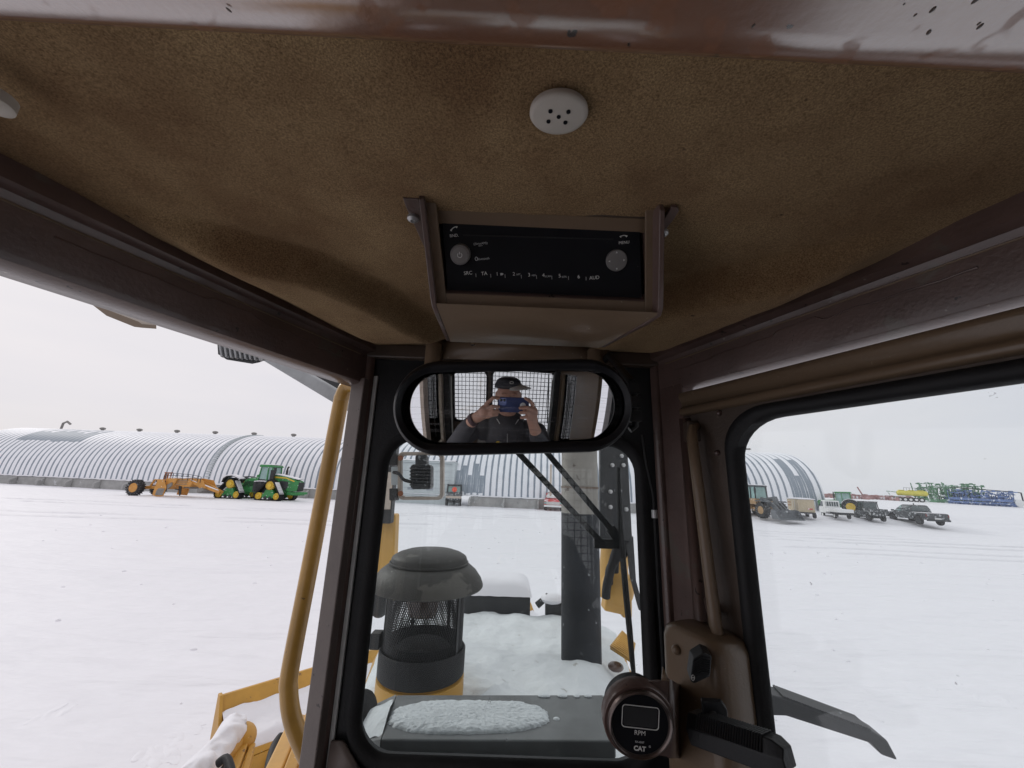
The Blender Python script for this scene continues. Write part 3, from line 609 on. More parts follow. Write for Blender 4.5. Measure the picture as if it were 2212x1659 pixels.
def build_scraper():
    t = thing('land_scraper', 'orange pull-type earth scraper with one big lugged tyre in view and a black railing', 'scraper', GP(341, 1071), 0, scale=.82); t.rotation_euler[2] = math.radians(-4)
    # local x: 0 at the wheel hub column x(px)=292 ; 19.4 px per metre
    wheel(t, (-1.95, -1.25, .92), .92, .8, rim='orange', lugs=20, rimr=.6); wheel(t, (-1.35, 1.25, .92), .92, .8, rim='orange', lugs=20, rimr=.6)
    b = MB(); b.box(-1.9, 1.2, -.35, .35, .85, 1.15); b.cyl((-1.9, -1.2, .92), (-1.4, 1.2, .92), .16); b.build('axle_beam', 'orange', t, bevel=.03)
    b = MB(); b.bar((-.85, -.5, 1.1), (-.45, -.5, 1.95), .22, .12); b.bar((-.45, -.5, 1.95), (1.0, -.5, 1.95), .12, .14); b.bar((.9, -.5, 1.0), (.75, -.5, 1.95), .12, .22)
    b.bar((-.85, .5, 1.1), (-.45, .5, 1.95), .22, .12); b.bar((-.45, .5, 1.95), (1.0, .5, 1.95), .12, .14); b.bar((.1, -.5, 1.2), (.8, -.5, 1.85), .12, .12); b.build('rear_frame', 'orange', t, bevel=.02)
    b = MB(); b.grid(8, 2, lambda s_, q: (-.6+.95*s_, -.45+.9*q, 1.35+.25*math.sin(PI*s_))); b.build('frame_snow', 'snow', t, solid=.2)
    b = MB(); b.bar((.3, 0, 1.9), (.3, 0, 2.85), .16, .08); b.bar((1.05, 0, 1.9), (1.05, 0, 2.85), .10, .08); b.bar((.15, 0, 2.87), (1.25, 0, 2.87), .1, .1); b.bar((.55, .1, 1.9), (.55, .1, 2.8), .2, .05); b.build('mast', 'rust', t)
    b = MB(); b.side([(.95, .15), (1.0, .95), (1.15, 2.0), (1.95, 2.05), (2.5, 1.15), (2.35, .12), (1.8, -.02)], -1.75, -1.66); sp_ = b.build('side_plate', 'orange', t, bevel=.02)
    b = MB(); b.side([(1.35, .18), (1.4, .75), (1.6, 1.0), (2.38, 1.0), (2.28, .2)], -1.80, -1.751); b.build('wear_plate', 'plate_grey', sp_, bevel=.01)
    b = MB(); b.side([(.95, .15), (1.15, 2.0), (1.95, 2.05), (2.5, 1.15), (2.35, .12)], 1.6, 1.7); b.build('side_plate', 'orange', t)
    b = MB(); b.side([(1.95, 2.2), (3.4, 2.25), (3.15, 1.55), (2.7, 1.2), (2.35, .9), (1.95, 1.2)], -1.45, 1.45); b.build('bowl', 'orange', t, bevel=.03)
    b = MB(); b.side([(2.35, 1.4), (2.9, 1.75), (3.0, 1.4), (2.55, .9)], -1.62, -1.46); b.build('bowl_lip', 'plate_grey', t)
    b = MB(); b.side([(3.0, 2.2), (4.6, 2.3), (5.2, 1.75), (5.0, 1.3), (4.2, 1.25), (3.1, 1.5)], -1.2, 1.2); b.build('apron', 'orange', t, bevel=.03)
    b = MB()
    for z in (1.55, 1.8, 2.0): b.bar((3.2, -1.25, z), (4.6, -1.25, z+.05), .05, .06)
    b.build('apron_rib', 'plate_grey', t)
    for y0 in (-.9, .8): b = MB(); b.side([(4.5, 2.35), (6.2, 2.15), (6.85, 1.2), (6.4, .95), (5.4, 1.6)], y0, y0+.1); b.build('gooseneck_plate', 'orange', t)
    b = MB(); b.bar((4.4, -1.0, 2.05), (8.2, -.2, .75), .32, .30); b.bar((4.4, 1.0, 2.05), (8.2, .2, .75), .32, .30); b.build('drawbar', 'orange', t, bevel=.02)
    b = MB(); b.bar((4.4, -1.0, 2.24), (8.0, -.22, 1.00), .30, .08); b.build('drawbar_snow', 'snow', t)
    b = MB(); b.side([(3.25, 1.5), (3.6, 1.45), (3.75, .6), (3.68, .15), (3.45, .6)], -.9, -.8); b.bar((2.9, -.85, .95), (3.6, -.85, .85), .1, .1); b.build('ripper_shank', 'dark_metal', t)
    b = MB(); b.cyl((4.5, -.6, 1.3), (4.5, .6, 1.3), .28); b.cyl((3.9, -.6, 1.3), (3.9, .6, 1.3), .22); b.build('roller', 'plate_grey', t)
    b = MB(); b.side([(6.05, .65), (6.3, .6), (6.85, .95), (6.6, 1.25), (6.1, 1.15)], -1.2, 1.2); b.build('push_blade', 'plate_grey', t)
    b = MB(); pz = [(1.45, 2.15), (1.7, 2.35), (2.6, 2.42), (4.6, 2.35), (5.9, 2.2), (6.3, 2.1)]
    for x, z in pz + [(3.2, 2.4), (3.9, 2.38), (5.2, 2.28)]: b.bar((x, -1.3, z-.3), (x, -1.3, z+.42), .05, .05)
    for dz in (.42, .16): b.tube([(x, -1.3, z+dz) for x, z in pz], .028, 6)
    b.build('railing', 'machine_black', t)
    b = MB(); b.grid(20, 4, lambda s_, q: (2.0+2.7*s_, -1.3+2.6*q, 2.33+.06*noise.noise(Vector((s_*6, q*3, 0))))); b.build('deck_snow', 'snow', t, solid=.06, smooth=180)
build_scraper()

def build_pickup():
    t = thing('pickup_truck', 'dark snow-dusted crew-cab pickup parked at the right end of the vehicle row', 'pickup', GP(1979, 1131), 0, scale=.93)
    # rear at -x, near (left) side at +y
    prof_l = [(-2.9, .55), (-2.92, 1.0), (-2.85, 1.15), (-1.0, 1.15), (1.05, 1.15), (2.3, 1.05), (2.75, .92), (2.85, .6), (2.6, .5), (2.3, .5), (2.25, .75), (2.0, .95), (1.5, .95), (1.25, .75), (1.2, .5), (-1.3, .5), (-1.35, .75), (-1.6, .95), (-2.1, .95), (-2.35, .75), (-2.4, .52), (-2.7, .52)]
    b = MB(); b.side(prof_l, -.98, .98); body = b.build('body', 'pickup_black', t, bevel=.06)
    b = MB(); b.ring([[(-1.0, y, 1.14), (1.35, y, 1.14)] for y in (0, 0)], closed=False, cap=False) if False else None
    def cabring(z, x0, x1, w_): return [(x0, -w_, z), (x1, -w_, z), (x1, w_, z), (x0, w_, z)]
    b.ring([cabring(1.12, -1.0, 1.45, .93), cabring(1.45, -.97, 1.0, .88), cabring(1.82, -.85, .45, .74), cabring(1.88, -.7, .3, .66)]); b.build('cab', 'pickup_black', t, bevel=.04)
    for s_ in (-1, 1):
        for xa, xb, xc, xd in ((.30, 1.1, .35, .02+.28), (-.62, .24, .24, -.55)):
            pass
    def win(xa0, xa1, xb0, xb1, m_='car_window'):
        for s_ in (-1, 1):
            b = MB(); y0 = .915*s_; y1 = .765*s_
            b.add([(xa0, y0+.012*s_, 1.22), (xa1, y0+.012*s_, 1.22), (xb1, y1+.02*s_, 1.76), (xb0, y1+.02*s_, 1.76)], [(0, 1, 2, 3)]); b.build('side_window', m_, t, solid=.01)
    win(.32, 1.22, .32, .52, 'cab_window'); win(-.85, .25, -.76, .25)
    b = MB(); b.add([(-1.01, -.8, 1.25), (-1.01, .8, 1.25), (-.89, .66, 1.75), (-.89, -.66, 1.75)], [(0, 1, 2, 3)]); b.build('rear_window', 'car_window', t, solid=.02)
    b = MB(); b.add([(1.40, -.82, 1.2), (1.40, .82, 1.2), (.55, .66, 1.8), (.55, -.66, 1.8)], [(0, 1, 2, 3)]); b.build('windscreen', 'cab_window', t, solid=.02)
    b = MB(); b.box(-2.93, -2.90, -.80, .80, .62, 1.12); tg = b.build('tailgate', 'pickup_black', t, bevel=.01)
    b = MB(); b.box(-2.95, -2.93, -.26, .26, .60, .72); b.build('licence_plate', 'white_paint', tg)
    for s_ in (-1, 1):
        b = MB(); b.box(-2.94, -2.86, s_*.90-.05, s_*.90+.05, .82, 1.06); b.build('tail_light', 'tail_red', t)
        b = MB(); b.box(1.15, 1.32, s_*1.0-.0, s_*1.0+s_*.22, 1.15, 1.32); b.build('side_mirror', 'pickup_black', t)
        b = MB(); b.box(2.78, 2.88, s_*.78-.15, s_*.78+.15, .78, .92); b.build('headlight', 'cab_window', t)
    b = MB(); b.box(-3.05, -2.88, -.95, .95, .42, .60); b.build('bumper', 'dark_metal', t, bevel=.03)
    b = MB(); b.box(-2.75, -1.05, -.85, .85, 1.10, 1.18); b.build('bed_snow', 'snow', t)
    b = MB(); b.box(-.2, -.12, -.03, .03, 1.86, 2.02); b.build('antenna', 'machine_black', t)
    for x in (-1.85, 1.75):
        for s_ in (-1, 1):
            w_ = wheel(t, (x, s_*.86, .43), .43, .28, rim='dark_metal', rimr=.62, n=20)
            if s_ > 0: pass
    t.rotation_euler[2] = math.radians(90-12); return t
build_pickup()

def build_utv(px_, py_, label, rot, back_dot=False, m='utv_grey', scale=1.):
    t = thing('utility_vehicle', label, 'utility vehicle', GP(px_, py_), math.radians(rot), scale=scale)
    b = MB(); b.side([(-1.65, .55), (-1.65, .92), (-.45, .95), (-.35, .55), (.55, .5), (.6, 1.0), (1.35, .95), (1.55, .7), (1.5, .45), (-.3, .35)], -.62, .62); b.build('body', m, t, bevel=.04)
    b = MB(); b.box(-1.72, -.5, -.76, .76, .92, .98)
    for y0, y1 in ((-.78, -.72), (.72, .78)): b.box(-1.72, -.5, y0, y1, .92, 1.22)
    b.box(-1.75, -1.69, -.78, .78, .92, 1.22); b.box(-.56, -.5, -.78, .78, .92, 1.22); b.build('cargo_box', m, t)
    b = MB(); b.box(-1.66, -.58, -.7, .7, .985, 1.12); b.build('box_snow', 'snow', t)
    b = MB()
    for s_ in (-1, 1):
        b.bar((-.45, s_*.70, .95), (-.42, s_*.62, 1.88), .06, .06); b.bar((.95, s_*.70, 1.0), (.45, s_*.62, 1.88), .06, .06); b.bar((-.45, s_*.62, 1.88), (.5, s_*.62, 1.88), .06, .06); b.bar((.1, s_*.7, .9), (.1, s_*.62, 1.88), .06, .06)
    for x in (-.42, .46): b.bar((x, -.62, 1.88), (x, .62, 1.88), .06, .06)
    if back_dot:
        for s_ in (-1, 1): b.bar((-.47, s_*.68, .95), (-.47, s_*.62, 1.88), .14, .14)
        b.bar((-.47, -.66, 1.84), (-.47, .66, 1.84), .16, .14); b.bar((-.47, -.66, 1.06), (-.47, .66, 1.06), .16, .14)
    b.build('roll_cage', 'machine_black', t)
    b = MB(); b.box(-.52, .55, -.72, .72, 1.89, 1.95); b.build('roof', m, t, bevel=.02)
    b = MB(); b.side([(-.40, 1.0), (.85, 1.02), (.44, 1.84), (-.38, 1.84)], -.60, .60); b.build('cab_glass', 'car_window' if not back_dot else 'cab_window', t)
    b = MB(); b.side([(-.42, .5), (.6, .5), (.72, .98), (-.42, .98)], -.70, .70); b.build('door', m, t, bevel=.03)
    if back_dot:
        b = MB(); b.lathe([(.24, -.455), (.24, -.50)], (0, -.02, 1.46), 16, 'x'); b.build('warning_disc', 'red_mark', t)
        b = MB(); b.box(-1.78, -1.755, -.7, .7, .70, .90); b.build('rear_panel', 'beige_metal', t)
    for x in (-1.05, 1.1):
        for s_ in (-1, 1):
            wheel(t, (x, s_*.62, .34), .34, .26, rim='dark_metal', rimr=.5, n=18, lugs=12)
    b = MB(); b.cyl((-1.05, -.5, .34), (-1.05, .5, .34), .07); b.cyl((1.1, -.5, .34), (1.1, .5, .34), .07); b.bar((-1.3, 0, .5), (1.3, 0, .5), .35, .15); b.build('axle', 'dark_metal', t)
    return t
build_utv(1880, 1124, 'dark utility vehicle with a cargo box between the white mini truck and the black pickup', 90-14, scale=.92)
build_utv(979, 1091, 'small utility vehicle with a round red disc in its rear window, by the barn door', 97, True, scale=1.22)

def build_mini_truck():
    t = thing('mini_truck', 'white flatbed mini truck parked in front of the green tractor', 'mini truck', GP(1806, 1119), math.radians(90-14), scale=.95)
    b = MB(); b.ring([[(x, -.7, z), (x, .7, z)] for x, z in ()], cap=False) if False else None
    b.side([(.35, .45), (.35, 1.2), (.42, 1.72), (1.05, 1.75), (1.5, 1.15), (1.68, 1.0), (1.7, .45)], -.70, .70); b.build('cab', 'white_paint', t, bevel=.06)
    for s_ in (-1, 1):
        b = MB(); b.side([(.72, 1.12), (1.42, 1.12), (1.05, 1.62), (.74, 1.62)], s_*.705, s_*.72); b.build('side_window', 'car_window', t)
        b = MB(); b.side([(.66, .5), (1.45, .5), (1.45, 1.05), (.66, 1.08)], s_*.702, s_*.712); b.build('door', 'white_paint', t)
    b = MB(); b.box(.335, .35, -.58, .58, 1.15, 1.6); rw = b.build('rear_window', 'car_window', t)
    b = MB()
    for k in range(6): b.box(.315, .334, -.56+k*.215, -.53+k*.215, 1.13, 1.62)
    b.build('window_guard', 'white_paint', rw)
    b = MB(); b.box(-1.9, .28, -.72, .72, .62, .70); b.build('flatbed', 'white_paint', t)
    for s_ in (-1, 1):
        b = MB(); b.box(-1.9, .28, s_*.72, s_*.745, .62, .95); b.build('side_board', 'white_paint', t)
    b = MB(); b.box(-1.93, -1.905, -.74, .74, .62, .95); b.build('tailgate', 'white_paint', t)
    b = MB(); b.grid(10, 6, lambda s_, q: (-1.85+2.1*s_, -.7+1.4*q, .82+.1*math.sin(PI*s_)*math.sin(PI*q)+.03*noise.noise(Vector((s_*6, q*4, 1))))); b.build('bed_snow', 'snow', t, solid=.1)
    b = MB(); b.box(-1.8, 1.5, -.3, .3, .38, .6); b.build('chassis', 'dark_metal', t)
    for x in (-1.2, 1.15):
        for s_ in (-1, 1): wheel(t, (x, s_*.6, .27), .27, .18, rim='white_paint', rimr=.6, n=18)
build_mini_truck()

def build_trailer():
    t = thing('box_trailer', 'tan service trailer with snow on its roof, beside the wheel loader', 'trailer', GP(1733, 1118), math.radians(90-17), scale=.80)
    b = MB(); b.box(-1.7, 1.7, -.85, .85, .7, 2.15); b.build('box', 'tan_box', t, bevel=.03)
    b = MB(); b.grid(14, 6, lambda s_, q: (-1.8+3.6*s_, -.95+1.9*q, 2.2+.09*math.sin(PI*s_)**.4*math.sin(PI*q)**.4)); b.build('roof_snow', 'snow', t, solid=.1)
    b = MB(); b.box(-.75, -.15, .85, .875, .85, 2.0); b.build('door', 'tan_box', t, bevel=.01)
    b = MB(); b.box(-.15, -.10, .851, .89, .8, 2.05); b.box(-.80, -.75, .851, .89, .8, 2.05); b.build('door_post', 'white_paint', t)
    for x, z in ((.5, 1.35), (.5, 1.7)):
        b = MB(); b.box(x, x+1.0, .851, .87, z, z+.12); b.build('louvre', 'rust', t)
    for y in (-.55, .1):
        b = MB(); b.box(-1.725, -1.701, y, y+.5, .95, 1.95); b.build('rear_hatch', 'tan_box', t, bevel=.01)
    b = MB(); b.box(-1.74, -1.7, -.6, -.1, 1.0, 1.15); b.build('warning_plate', 'red_paint', t)
    b = MB(); b.box(-1.9, 1.9, -.8, .8, .55, .69); b.bar((1.9, -.6, .6), (3.1, 0, .6), .12, .1); b.bar((1.9, .6, .6), (3.1, 0, .6), .12, .1); b.build('frame', 'dark_metal', t)
    for s_ in (-1, 1):
        wheel(t, (-1.0, s_*.95, .36), .36, .24, rim='dark_metal', n=18); wheel(t, (1.1, s_*.95, .36), .36, .24, rim='dark_metal', n=18)
        b = MB(); b.ring([[(1.1+.5*math.cos(a), s_*.95+dy, .4+.45*math.sin(a)) for a in [PI*k/8 for k in range(9)]] for dy in (-.18, .18)], closed=False, cap=False); b.build('mudguard', 'snow', t, solid=.06)
build_trailer()

def build_loader():
    t = thing('wheel_loader', 'tan and black wheel loader with lowered arms at the right end of the barn', 'loader', GP(1644, 1117), math.radians(-82), scale=.92)
    # front +x
    wheel(t, (1.55, -1.0, .78), .78, .6, rim='loader_tan', lugs=18, rimr=.5); wheel(t, (1.55, 1.0, .78), .78, .6, rim='loader_tan', lugs=18, rimr=.5)
    wheel(t, (-1.5, -1.0, .78), .78, .6, rim='loader_tan', lugs=18, rimr=.5); wheel(t, (-1.5, 1.0, .78), .78, .6, rim='loader_tan', lugs=18, rimr=.5)
    b = MB(); b.side([(-3.1, .8), (-3.15, 1.9), (-1.0, 2.0), (-.6, 1.2), (-.4, .75)], -.7, .7); b.build('engine_cover', 'loader_tan', t, bevel=.06)
    b = MB(); b.box(-.7, .5, -.5, .5, .6, 1.0); b.side([(.3, .6), (.5, 1.6), (1.6, 1.7), (2.0, 1.0), (1.8, .6)], -.5, .5); b.build('front_frame', 'loader_tan', t, bevel=.04)
    b = MB(); b.box(-1.1, .35, -.72, .72, 1.3, 1.9); b.build('cab_base', 'loader_tan', t, bevel=.03)
    b = MB(); b.side([(-1.05, 1.9), (.35, 1.9), (.25, 3.12), (-.95, 3.12)], -.66, .66); b.build('cab_glass', 'cab_window', t)
    b = MB()
    for x in (-1.08, -.35, .36):
        for s_ in (-1, 1): b.bar((x, s_*.7, 1.9), (x*.9, s_*.68, 3.15), .09, .09)
    b.build('cab_frame', 'machine_black', t)
    b = MB(); b.box(-1.15, .4, -.78, .78, 3.13, 3.28); b.build('cab_roof', 'loader_dark', t, bevel=.03)
    b = MB(); b.grid(6, 6, lambda s_, q: (-1.1+1.45*s_, -.72+1.44*q, 3.30+.05*math.sin(PI*s_))); b.build('roof_snow', 'snow', t, solid=.06)
    for s_ in (-1, 1):
        b = MB(); b.side([(.6, 1.75), (.9, 2.1), (2.4, 1.55), (3.3, .75), (3.2, .35), (2.9, .45), (2.2, 1.15), (.8, 1.6)], s_*.45-.08, s_*.45+.08); b.build('lift_arm', 'loader_dark', t, bevel=.02)
    b = MB(); b.side([(1.9, 1.3), (2.1, 2.1), (2.3, 2.2), (2.5, 1.9), (2.4, 1.2)], -.12, .12); b.bar((.8, 0, 1.9), (2.2, 0, 2.1), .16, .16); b.bar((2.35, 0, 1.5), (3.2, 0, .8), .12, .12); b.build('tilt_linkage', 'loader_dark', t)
    b = MB(); b.ring([[(x, y, z) for x, z in ((3.1, .9), (3.0, .45), (3.15, .1), (4.1, .02), (4.1, .1), (3.3, .22), (3.2, .5), (3.25, .95))] for y in (-1.35, 1.35)]); b.build('bucket', 'loader_dark', t)
    b = MB(); b.side([(3.1, .95), (3.0, .45), (3.15, .05), (4.1, .02), (3.5, .9)], -1.38, -1.33); b.side([(3.1, .95), (3.0, .45), (3.15, .05), (4.1, .02), (3.5, .9)], 1.33, 1.38); b.build('bucket_side', 'loader_dark', t)
    b = MB(); b.side([(.9, 1.62), (1.0, 1.74), (2.1, 1.74), (2.25, 1.6), (2.1, 1.66), (1.05, 1.66)], -1.32, -.68); b.side([(.9, 1.62), (1.0, 1.74), (2.1, 1.74), (2.25, 1.6), (2.1, 1.66), (1.05, 1.66)], .68, 1.32); b.build('fender', 'loader_dark', t)
    b = MB(); b.bar((.4, -.75, 2.9), (.75, -1.0, 2.9), .04, .04); b.box(.7, .78, -1.1, -.92, 2.5, 2.95); b.build('mirror', 'machine_black', t)
build_loader()

def build_farm_tractor():
    p = GP(1815, 1109)
    t = thing('farm_tractor', 'green tractor with a big yellow rear wheel, half hidden behind the white mini truck', 'tractor', p, math.radians(90+48), scale=.76)
    # front +x, near side seen is -y... heading left and away
    for s_ in (-1, 1):
        wheel(t, (-1.3, s_*1.0, .95), .95, .5, rim='jd_yellow', lugs=20, rimr=.55); w_ = wheel(t, (1.55, s_*.85, .68), .68, .4, rim='jd_yellow', lugs=16)
        b = MB(); b.ring([[(-1.3+1.05*math.cos(a), y, .95+1.05*math.sin(a)) for a in [math.radians(25+k*15) for k in range(9)]] for y in (s_*.75, s_*1.3)], closed=False, cap=False); b.build('fender', 'snow', t, solid=.07)
    wheel(t, (-1.3, -1.0, .95), .955, .52, rim='jd_yellow', rimr=.5) if False else None
    b = MB(); b.side([(-1.6, .8), (-1.6, 1.3), (.1, 1.5), (.2, 1.85), (2.2, 1.7), (2.35, 1.5), (2.3, .9), (.4, .8)], -.38, .38); b.build('hood', 'green', t, bevel=.05)
    b = MB(); b.side([(-1.45, 1.3), (.2, 1.3), (.15, 2.75), (-1.35, 2.75)], -.72, .72); b.build('cab_glass', 'cab_window', t)
    b = MB()
    for x in (-1.45, -.5, .2):
        for s_ in (-1, 1): b.bar((x, s_*.75, 1.3), (x*.95, s_*.73, 2.75), .08, .08)
    b.build('cab_frame', 'green', t)
    b = MB(); b.side([(-1.6, 2.75), (.3, 2.75), (.25, 2.92), (-1.5, 2.95)], -.85, .85); b.build('cab_roof', 'green', t, bevel=.04)
    b = MB(); b.cyl((.45, -.5, 1.8), (.45, -.5, 2.9), .07); b.cyl((.45, -.5, 2.2), (.45, -.5, 2.6), .11); b.build('exhaust_pipe', 'machine_black', t)
    b = MB(); b.bar((.2, .8, 2.6), (.35, 1.25, 2.6), .04, .04); b.box(.3, .38, 1.15, 1.35, 2.2, 2.65); b.build('mirror', 'machine_black', t)
build_farm_tractor()

def build_red_pickup():
    t = thing('red_truck', 'red truck with snow on its bonnet, partly hidden by the exhaust stack', 'truck', GP(1196, 1101), math.radians(-90-8), scale=1.05)
    b = MB(); b.side([(-2.6, .5), (-2.6, 1.15), (.6, 1.2), (2.1, 1.1), (2.4, .95), (2.45, .5)], -.95, .95); b.build('body', 'red_paint', t, bevel=.07)
    b = MB(); b.side([(-.9, 1.18), (1.0, 1.18), (.5, 1.78), (-.7, 1.8)], -.82, .82); b.build('cab', 'red_paint', t, bevel=.06)
    b = MB(); b.add([(1.02, -.75, 1.25), (1.02, .75, 1.25), (.58, .66, 1.74), (.58, -.66, 1.74)], [(0, 1, 2, 3)]); b.build('windscreen', 'white_paint', t, solid=.03)
    b = MB(); b.grid(6, 6, lambda s_, q: (-.7+1.25*s_, -.75+1.5*q, 1.83+.04*math.sin(PI*q))); b.build('roof_snow', 'snow', t, solid=.07)
    b = MB(); b.box(2.40, 2.50, -.7, .7, .62, .92); b.build('grille', 'chrome', t)
    b = MB(); b.box(2.42, 2.60, -.95, .95, .38, .58); b.build('bumper', 'white_paint', t, bevel=.03)
    for s_ in (-1, 1):
        b = MB(); b.box(2.38, 2.47, s_*.82-.11, s_*.82+.11, .68, .90); b.build('headlight', 'cab_window', t)
        b = MB(); b.side([(-.7, 1.25), (.75, 1.25), (.45, 1.7), (-.6, 1.7)], s_*.83, s_*.845); b.build('side_window', 'car_window', t)
        for x in (-1.6, 1.55): wheel(t, (x, s_*.83, .38), .38, .26, rim='chrome', rimr=.6, n=18)
build_red_pickup()

# far implements on the rise
def lattice(root, name, m, x0, x1, z1, dens, depth=4, zf=.5, seed=1, th=.10):
    rnd = random.Random(seed); k = 0
    for i in range(dens):
        b = MB(); xa = x0+(x1-x0)*i/dens; xb = x0+(x1-x0)*(i+1)/dens
        for j in range(7):
            y = rnd.uniform(0, depth); h = z1*rnd.uniform(.55, 1); xx = rnd.uniform(xa, xb)
            b.bar((xx, y, .1), (xx+rnd.uniform(-.5, .5), y, h), th, th)
            z = rnd.uniform(zf, z1*.95); b.bar((xa-.3, y, z), (xb+.3, y+rnd.uniform(-.5, .5), z+rnd.uniform(-.15, .15)), th*1.2, th*1.2)
            b.box(xx-.22, xx+.22, y-.2, y+.2, z-.18, z+.2)
        for q in range(2):
            xx = rnd.uniform(xa, xb); b.lathe([(.1, -.12), (.42, -.12), (.42, .12), (.1, .12)], (xx, rnd.uniform(0, .5), .42), 12, 'y')
        b.build(name, m, root)
def far(px_, py_, Yd):
    d = ray(px_, py_); p = Vector((d.x, d.y, 0))*(Yd/d.y); return p
def implements():
    # everything here stands on the rise about 120 m off, broadside to the yard
    def place(o, px_, Yd):
        p = far(px_, 1080, Yd); o.location = (p.x, p.y, ground_z(p.x, p.y)-.15); o.rotation_euler[2] = -math.atan2(p.x, p.y)*.75
    t = thing('seed_cart', 'yellow-tanked seed cart at the left end of the row of parked field implements', 'seed cart'); place(t, 1931, 84); t.scale = (.60,)*3
    b = MB(); b.ring([[(x, 1.0+1.0*math.cos(a)*k, 2.9+.85*math.sin(a)*k) for a in [2*PI*j/16 for j in range(16)]] for x, k in ((1.2, .6), (1.5, 1), (8.6, 1), (8.9, .6))]); b.build('tank', 'seed_yellow', t)
    for k in range(3):
        b = MB(); b.box(1.8+2.4*k, 3.2+2.4*k, .5, 1.5, 3.7, 3.95); b.build('tank_lid', 'seed_yellow', t)
    b = MB(); b.bar((-1.4, 1, 3.4), (1.6, 1, 3.1), .2, .2); b.bar((-1.2, 1, 3.3), (-.6, 1, 2.2), .15, .15); b.bar((0, 1, 1.3), (9, 1, 1.3), .4, .3); b.bar((-.8, 1, 1.8), (1.5, 1, 1.6), .2, .2); b.build('frame', 'seed_green', t)
    for k in range(6): wheel(t, (.2+1.35*k, 0, .78), .78, .5, rim='white_paint', rimr=.5, n=16)
    b = MB()
    for k in range(9): b.bar((3+.7*k, 0, 3.8), (3+.7*k, 0, 4.7), .07, .07)
    b.bar((3, 0, 4.7), (8.7, 0, 4.6), .08, .08); b.build('handrail', 'dark_metal', t)
    t = thing('green_planter', 'tall green folded planter in the middle of the row of parked field implements', 'planter'); place(t, 1988, 86); lattice(t, 'frame_section', 'seed_green', 0, 9.5, 4.3, 11, seed=3, th=.16)
    t = thing('blue_seed_drill', 'long blue seed drill at the right of the row of parked field implements', 'seed drill'); place(t, 2050, 83); t.scale = (.76, 1, .92)
    lattice(t, 'frame_section', 'seed_blue', 0, 12.0, 3.3, 13, seed=5, th=.15)
    b = MB(); b.bar((0, -.3, 1.3), (11, -.3, 1.15), .6, .5); b.bar((0, -.2, .6), (11, -.2, .55), .5, .3); b.build('tool_bar', 'seed_blue', t)
    b = MB(); b.bar((1, .5, 3.7), (11.0, .5, 3.1), .14, .16); b.bar((11.0, .5, 3.1), (13.2, .5, 2.9), .14, .16); b.bar((13.1, .5, 2.9), (13.1, .5, 1.2), .2, .2); b.build('marker_arm', 'machine_black', t)
    b = MB(); b.cyl((12.2, -.2, .8), (12.2, .7, .8), .75); b.build('gauge_wheel', 'white_paint', t)
    b = MB(); b.bar((13, .3, .6), (19, .3, .4), .25, .3); b.bar((15, .3, .8), (22, 1, .3), .15, .2); b.build('hitch_tongue', 'seed_blue', t)
    for px_, nm, L_, lb, sd in ((1782, 'harrow', 9, 'low rust-red harrow just behind the green farm tractor', 11), (1838, 'harrow', 9.5, 'low rust-red harrow with a raised bar, midway between the tractor and the seed cart', 12), (1880, 'harrow', 8.5, 'low rust-red harrow nearest the yellow seed cart', 13)):
        t = thing(nm, lb, 'harrow', group='rust-red harrows in the far field'); place(t, px_, 88+random.uniform(-2, 2)); lattice(t, 'frame_section', 'red_iron', 0, L_*.8, 1.0, 5, seed=sd, zf=.35, th=.09)
        if px_ == 1838:
            b = MB(); b.bar((2.2, 0, .6), (1.4, 0, 2.6), .22, .22); b.build('raised_bar', 'red_iron', t)
implements()
YARD_NAMES = {o.name.split('.')[0] for o in C.objects if o.parent is None and o.type in ('EMPTY', 'MESH')}

# ================================================================== THE BULLDOZER: CAB AND NOSE
DZ = thing('bulldozer', 'yellow bulldozer with a dark brown cab seen from the driver seat, snow over its hood', 'bulldozer', (0, .5, 0), world=True)
def wz(z): return z+H
CEIL = .28
def WL(Y, side, off=0.): return side*(.625-.411*Y+off)       # x of the tapered side wall at depth Y
WN = Vector((-.411, -1, 0)).normalized()                      # along the left wall towards the back
def wp(side, Y, inn, z):                                      # point on a side wall, moved inward by inn
    nx = -side*math.cos(math.atan(.411)); ny = -math.sin(math.atan(.411))
    return Vector((WL(Y, side)+nx*inn, Y+ny*inn, wz(z)))
def liner():
    def w_(Y): return min(.625-.411*Y, .72)+.012
    def f(s, t):
        Y = -1.0+1.80*t; x = (2*s-1)*w_(Y)
        dw = (w_(Y)-.012-abs(x))*.925; df = .80-Y
        # padded field with a dropped border roll along the rails
        e_ = dw + .012*math.sin(Y*9+x*3)
        w0 = (.02+.08*S(.35, .42, Y)+.065*S(.40, .48, Y)+.03*S(.46, .58, Y))+.010*noise.noise(Vector((Y*9, x*2, 5))); z = -.042*S(-.005, .10, dw)*(1-S(w0-.022, w0+.014, dw))*S(.33, .45, Y)*(1-S(.66, .76, Y))
        z += .020*math.exp(-((Y-.33)/.10)**2)*0 + .006*math.sin(Y*13+1.2)*math.cos(x*5) + .005*noise.noise(Vector((x*5, Y*5, 1)))+.0012*noise.noise(Vector((x*30, Y*30, 1)))
        z += .010*S(.5, .7, Y)*math.cos(x*7)
        return (x, Y, wz(CEIL+z))
    b = MB(); b.grid(130, 170, f); b.build('headliner', 'liner', DZ, smooth=180)
liner()
